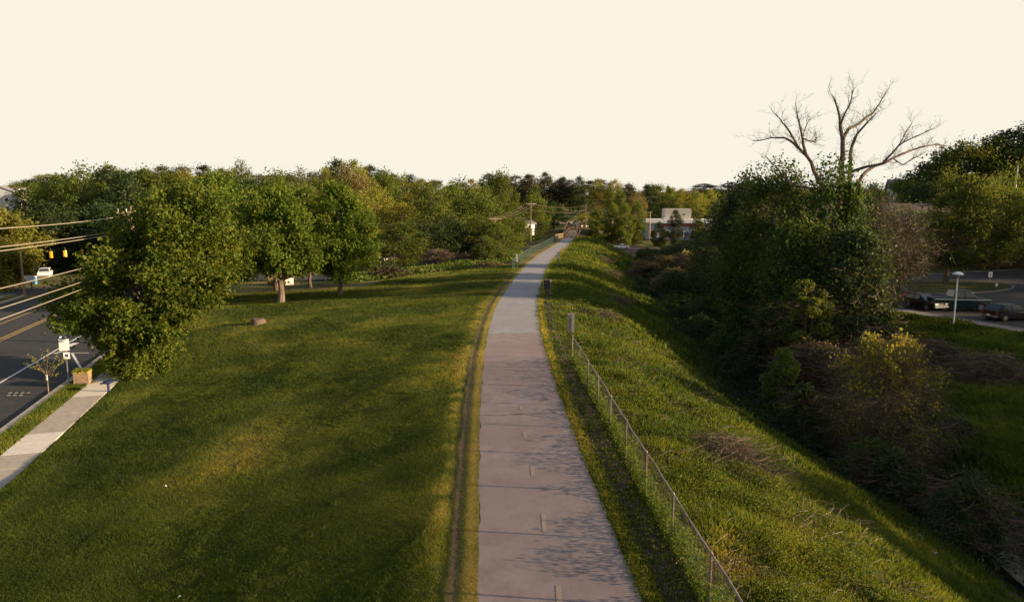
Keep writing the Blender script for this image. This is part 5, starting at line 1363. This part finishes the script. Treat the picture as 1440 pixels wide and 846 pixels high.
# long brown building behind the car park
def brown_building():
    x0, y0 = 50.0, 113.0; z = -2.6; r = empty('brown_building', 'long brown building with a shingled roof behind the car park trees', 'building', (x0, y0, z), R(-6)); L = 62; D = 14
    m = MB(); m.box((L / 2, D / 2, 2.8), (L, D, 7.6)); m.build('wall', M['brown_wall'], r)
    m = MB(); o = 1.0
    for sg in (0, 1):
        ye = -o if sg == 0 else D + o
        m.add([(-o, ye, 6.4), (L + o, ye, 6.4), (L + o, D / 2, 9.4), (-o, D / 2, 9.4), (-o, ye, 6.65), (L + o, ye, 6.65), (L + o, D / 2, 9.65), (-o, D / 2, 9.65)], [(0, 1, 2, 3), (4, 5, 6, 7), (0, 1, 5, 4), (1, 2, 6, 5), (3, 0, 4, 7)])
    m.add([(-.0, 0, 6.5), (0, D, 6.5), (0, D / 2, 9.4)], [(0, 1, 2)]); m.build('roof', M['brown_roof'], r)
    for s in range(2):
        for k in range(12):
            xx = 3 + k * 5; zz = 1.8 + s * 3.6
            m = MB(); m.box((xx, -.04, zz), (1.7, .1, 1.6)); f = m.build('window', M['grey_siding'], r); m = MB(); m.box((xx, -.1, zz), (1.45, .05, 1.35)); m.build('pane', M['glass'], f)
    m = MB(); m.box((31, -.05, .9), (2.2, .12, 2.8)); m.build('door', M['grey_siding'], r)
brown_building()
def wing():
    x, y = 88.0, 106.0; r = gable_house('nearer brown-roofed wing with a white window at the right edge', x, y, -2.9, 18, 9, 6.6, 2.2, R(4), 'brown_wall', 'brown_roof', 3, 2, 'building', 'brown_building')
wing()
def flagpole():
    x, y, z = spot(1413, 118); r = empty('flagpole', 'thin pale pole rising in front of the hill trees', 'pole', (x, y, -2.6)); h = z_at_row(236, 118) + 2.6
    m = MB(); m.tube([(0, 0, -.3), (0, 0, h)], [.13, .07], 8); m.build('shaft', M['white'], r); m = MB(); m.cyl((0, 0, h + .05), .12, .14, 8); m.build('cap', M['white'], r)
flagpole()

# ================================================================== CAR PARK
def lamp_post():
    p = on_plane(1341, 453, -2.8); z = -2.85; r = empty('street_lamp', 'pale lamp post with a mushroom shade beside the car park walk', 'lamp post', (p.x, p.y, z)); d = 57.2
    h = z_at_row(384, p.y / .9898) - z
    m = MB(); m.tube([(0, 0, -.3), (0, 0, .3), (0, 0, h - .35)], [.09, .07, .055], 10); m.build('post', M['white'], r)
    m = MB(); m.tube([(0, 0, h - .38), (0, 0, h - .05)], [.09, .13], 10); m.build('lantern', M['galv'], r)
    m = MB(); m.tube([(0, 0, h - .08), (0, 0, h - .02), (0, 0, h + .12), (0, 0, h + .17)], [.40, .42, .2, .03], 18); m.build('shade', M['white'], r, smooth=False)
lamp_post()
def lot_sign(lab, px, row, s, hgt):
    p = on_plane(px, row, LOT_Z); r = empty('small_sign', lab, 'sign', (p.x, p.y, LOT_Z), 0, 'white signs of the car park')
    m = MB(); m.box((0, 0, hgt / 2), (.06, .06, hgt)); m.build('post', M['galv'], r); m = MB(); m.box((0, -.04, hgt - s * .5), (s, .02, s * 1.25)); m.build('panel', M['white'], r)
    m = MB(); m.box((0, -.054, hgt - s * .5), (s * .55, .006, s * .5)); m.build('mark', M['grey_siding'], r)
lot_sign('taller white sign at the back of the grass island', 1391.5, 396, .5, 1.2)
lot_sign('small white sign on the front tip of the grass island', 1400.5, 407, .26, .7)

def vehicle(name, label, loc, rz, L, W, body_poly, cab_poly, belt, cw, wheels, wr, col, group=None, cat='car', bed=None, plate=True, trim=None):
    """body_poly and cab_poly are side outlines (x, z); the nose points to +x"""
    r = empty(name, label, cat, loc, rz, group); mp = paint(name + ' paint', col)
    def shell(poly, w0, w1, zlo, zhi):
        n = len(poly); vs_ = []
        for sg in (-1, 1):
            for x, z in poly:
                t = min(max((z - zlo) / (zhi - zlo), 0), 1); w = w0 + (w1 - w0) * t
                e = 1 - .10 * max(0, abs(x) / (L / 2) - .8) / .2; vs_.append((x, sg * w / 2 * e, z))
        m = MB(); m.add(vs_, [tuple(range(n)), tuple(range(2 * n - 1, n - 1, -1))] + [(i, n + i, n + (i + 1) % n, (i + 1) % n) for i in range(n)]); return m
    # body lower shell with wheel openings
    arch = []
    pts = list(body_poly)
    bottom = []
    for wx in sorted(wheels):
        for k in range(9): a = math.pi - math.pi * k / 8; bottom.append((wx + (wr + .06) * math.cos(a), .24 + max(0, (wr + .09) * math.sin(a))))
    body = [(-L / 2 + .05, .26)] + bottom + [(L / 2 - .05, .26)] + pts
    shell(body, W * .96, W, .2, .6).build('body', mp, r, bevel=.03)
    zt = max(z for x, z in cab_poly)
    shell(cab_poly, W * .93, cw, belt, zt).build('cabin', mp, r, bevel=.03)
    # glass: side panes, windscreen, rear window set a few mm proud
    x = [p[0] for p in cab_poly]; (xa, za), (xb, zb), (xc, zc), (xd, zd) = cab_poly
    def inner(fx, fz):   # bilinear point on the side of the cabin
        lo = xa + (xd - xa) * fx; hi = xb + (xc - xb) * fx; return lo + (hi - lo) * fz, belt + (zt - belt) * fz
    for sg in (-1, 1):
        for f0, f1 in ((.06, .47), (.53, .93)):
            q = []
            for fx, fz in ((f0, .12), (f1, .12), (f1, .86), (f0, .86)):
                X, Z = inner(fx, fz); w = (W * .93 + (cw - W * .93) * fz) / 2 + .008; q.append((X, sg * w, Z))
            m = MB(); m.add(q, [(0, 1, 2, 3)]); m.build('side_window', M['glass'], r)
    for nm, (p0, p1) in (('windscreen', ((xd, zd), (xc, zc))), ('rear_window', ((xa, za), (xb, zb)))):
        q = []; sx = 1 if nm == 'windscreen' else -1
        for fz, sg in ((.12, -1), (.12, 1), (.9, 1), (.9, -1)):
            X = p0[0] + (p1[0] - p0[0]) * fz + sx * .012; Z = p0[1] + (p1[1] - p0[1]) * fz + .008; w = (W * .93 + (cw - W * .93) * fz) / 2 * .88; q.append((X, sg * w, Z))
        m = MB(); m.add(q, [(0, 1, 2, 3)]); m.build(nm, M['glass'], r)
    for wx in wheels:
        for sg in (-1, 1):
            m = MB(); m.cyl((wx, sg * (W / 2 - .12), wr), wr, .22, 18, axis='y'); wh = m.build('wheel', M['tyre'], r)
            m = MB(); m.cyl((wx, sg * (W / 2 - .005), wr), wr * .58, .03, 12, axis='y'); m.build('hubcap', M['galv'], wh)
    zf = body_poly[0][1]; zr = body_poly[-1][1]
    for sg in (-1, 1):
        m = MB(); m.box((L / 2 - .03, sg * W * .34, .68), (.08, .34, .16)); m.build('headlight', M['white'], r)
        m = MB(); m.box((-L / 2 + .03, sg * W * .40, .72), (.08, .2, .18)); m.build('tail_light', M['red'], r)
    for sx in (-1, 1): m = MB(); m.box((sx * (L / 2 - .02), 0, .42), (.16, W * .92, .18)); m.build('bumper', trim or M['galv'], r, bevel=.02)
    if plate: m = MB(); m.box((-L / 2 - .06, 0, .50), (.02, .32, .15)); m.build('plate', M['white'], r)
    if bed:
        m = MB(); m.box(((bed[0] + bed[1]) / 2, 0, 1.085), (bed[1] - bed[0], W * .84, .01)); m.build('bed', M['black'], r)
    return r
def sedan(name, label, loc, rz, col, L=4.5, group=None, hatch=False, s=1.0):
    body = [(L / 2, .55), (L / 2 - .12, .78), (L / 2 - 1.15, .92), (-L / 2 + .55, .95), (-L / 2 + .03, .90), (-L / 2, .5)]
    cab = [(-L / 2 + (.15 if hatch else .65), .90), (-L / 2 + (.75 if hatch else 1.35), 1.40), (L / 2 - 2.05, 1.42), (L / 2 - 1.15, .90)]
    return vehicle(name, label, loc, rz, L, 1.74, body, cab, .90, 1.25, (-L / 2 + .82, L / 2 - .88), .31, col, group)
CG = 'vehicles in the car park'
p = on_plane(1351, 437, LOT_Z); L = 5.2
tk = vehicle('pickup_truck', 'dark green pickup truck with a white side stripe parked right of the lamp post', (p.x, p.y + .6, LOT_Z), R(-8), L, 1.85,
    [(L / 2, .6), (L / 2 - .05, 1.02), (L / 2 - 1.35, 1.10), (.25, 1.10), (-L / 2, 1.08), (-L / 2, .55)], [(-.75, 1.08), (-.55, 1.70), (.75, 1.72), (1.35, 1.08)], 1.08, 1.4, (-1.55, 1.65), .38, (.012, .028, .027), CG, 'truck', bed=(-2.45, -.85))
tk.scale = (1, 1, 1.14)
for sg in (-1, 1): m = MB(); m.box((0, sg * .935, .98), (L * .94, .012, .05)); m.build('stripe', M['white'], tk)
p = on_plane(1424, 451, LOT_Z); sedan('parked_car', 'black hatchback with pale windows parked at the right edge', (p.x + .2, p.y + .7, LOT_Z), R(10), (.012, .012, .014), 4.2, CG, True)
p = on_plane(1276, 431, LOT_Z); sedan('parked_car', 'dark red car parked behind the creek shrubs', (p.x + 1.0, p.y + 4.4, LOT_Z), R(-174), (.12, .014, .018), 4.5, CG)
p = on_plane(1306, 434, LOT_Z); sedan('parked_car', 'very dark car between the red car and the pickup', (p.x - .3, p.y + .2, LOT_Z), R(-75), (.010, .010, .012), 3.8, CG, True)
p = on_plane(1247, 420, LOT_Z); sedan('parked_car', 'bright red car with a white window glint behind the dark red one', (p.x - .6, p.y + 2.2, LOT_Z), R(-160), (.30, .03, .03), 4.4, CG)
p = on_plane(1448, 408, LOT_Z); sedan('parked_car', 'dark car cut by the right edge beyond the island', (p.x + 1.5, p.y, LOT_Z), R(80), (.012, .014, .02), 4.3, CG)
# traffic on the two streets
s_, n_ = 108, 14.6; x, y = road_xy(s_, n_)
x, y, z = spot(66, 108); sedan('moving_car', 'white car coming down the left street under the signals', (x, y, float(RZ(road_sn(x, y)[0]))), R(-62), (.70, .69, .66), 4.4, 'cars on the streets', True)
x, y, z = spot(97, 175); sedan('moving_car', 'small white van far up the left street behind a signal', (x, y, z_at_row(355.5, 175)), R(-62), (.72, .71, .68), 4.8, 'cars on the streets', True)
for lab, px, dd in (('white and grey car on the street right of the footbridge', 845, 206), ('white car on the street between the bridge and the store', 872, 206)):
    x, y, z = spot(px, dd); z = -6.48; sedan('moving_car', lab, (x, y, z), R(0 if px < 860 else 180), (.74, .73, .70), 4.6, 'cars on the streets')
x, y, z = spot(552, 133); z = z_at_row(367.5, 133); sedan('parked_car', 'bright white truck-like car in the clearing past the lawn', (x, y, z), R(200), (.75, .72, .66), 3.2, None, True)
for lab, px in (('short white post left of another in the sunny clearing', 583), ('short white post right of another in the sunny clearing', 592)):
    x, y, z = spot(px, 116); r = empty('bollard', lab, 'post', (x, y, z), 0, 'white posts in the clearing'); m = MB(); m.cyl((0, 0, .45), .16, 1.1, 10); m.build('body', M['white'], r); m = MB(); m.cyl((0, 0, 1.02), .17, .06, 10, .08); m.build('cap', M['white'], r)
x, y, z = spot(581.5, 118); r = empty('guy_post', 'thin tan leaning post in the sunny clearing', 'pole', (x, y, z)); m = MB(); m.tube([(0, 0, -.2), (-.15, 0, 2.9)], [.07, .03], 6); m.build('shaft', M['wood_tan'], r)
# sign and blue bin on the far corner
x, y, z = spot(45, 76); r = empty('corner_sign', 'dark signboard on posts at the far street corner', 'sign', (x, y, -2.35)); m = MB(); m.box((0, 0, .7), (.08, .08, 1.5)); m.build('post', M['black'], r); m = MB(); m.box((-.1, -.05, 1.2), (.9, .05, .7)); m.build('panel', M['grey_siding'], r)
x, y, z = spot(50, 82); r = empty('news_box', 'light blue box on the far street corner', 'box', (x, y, -2.5)); m = MB(); m.box((0, 0, .45), (.4, .4, .9)); m.build('body', solid('light blue enamel', (.12, .35, .55), .4, var=.1), r, bevel=.03); m = MB(); m.box((0, 0, .93), (.44, .44, .06)); m.build('lid', M['white'], r)
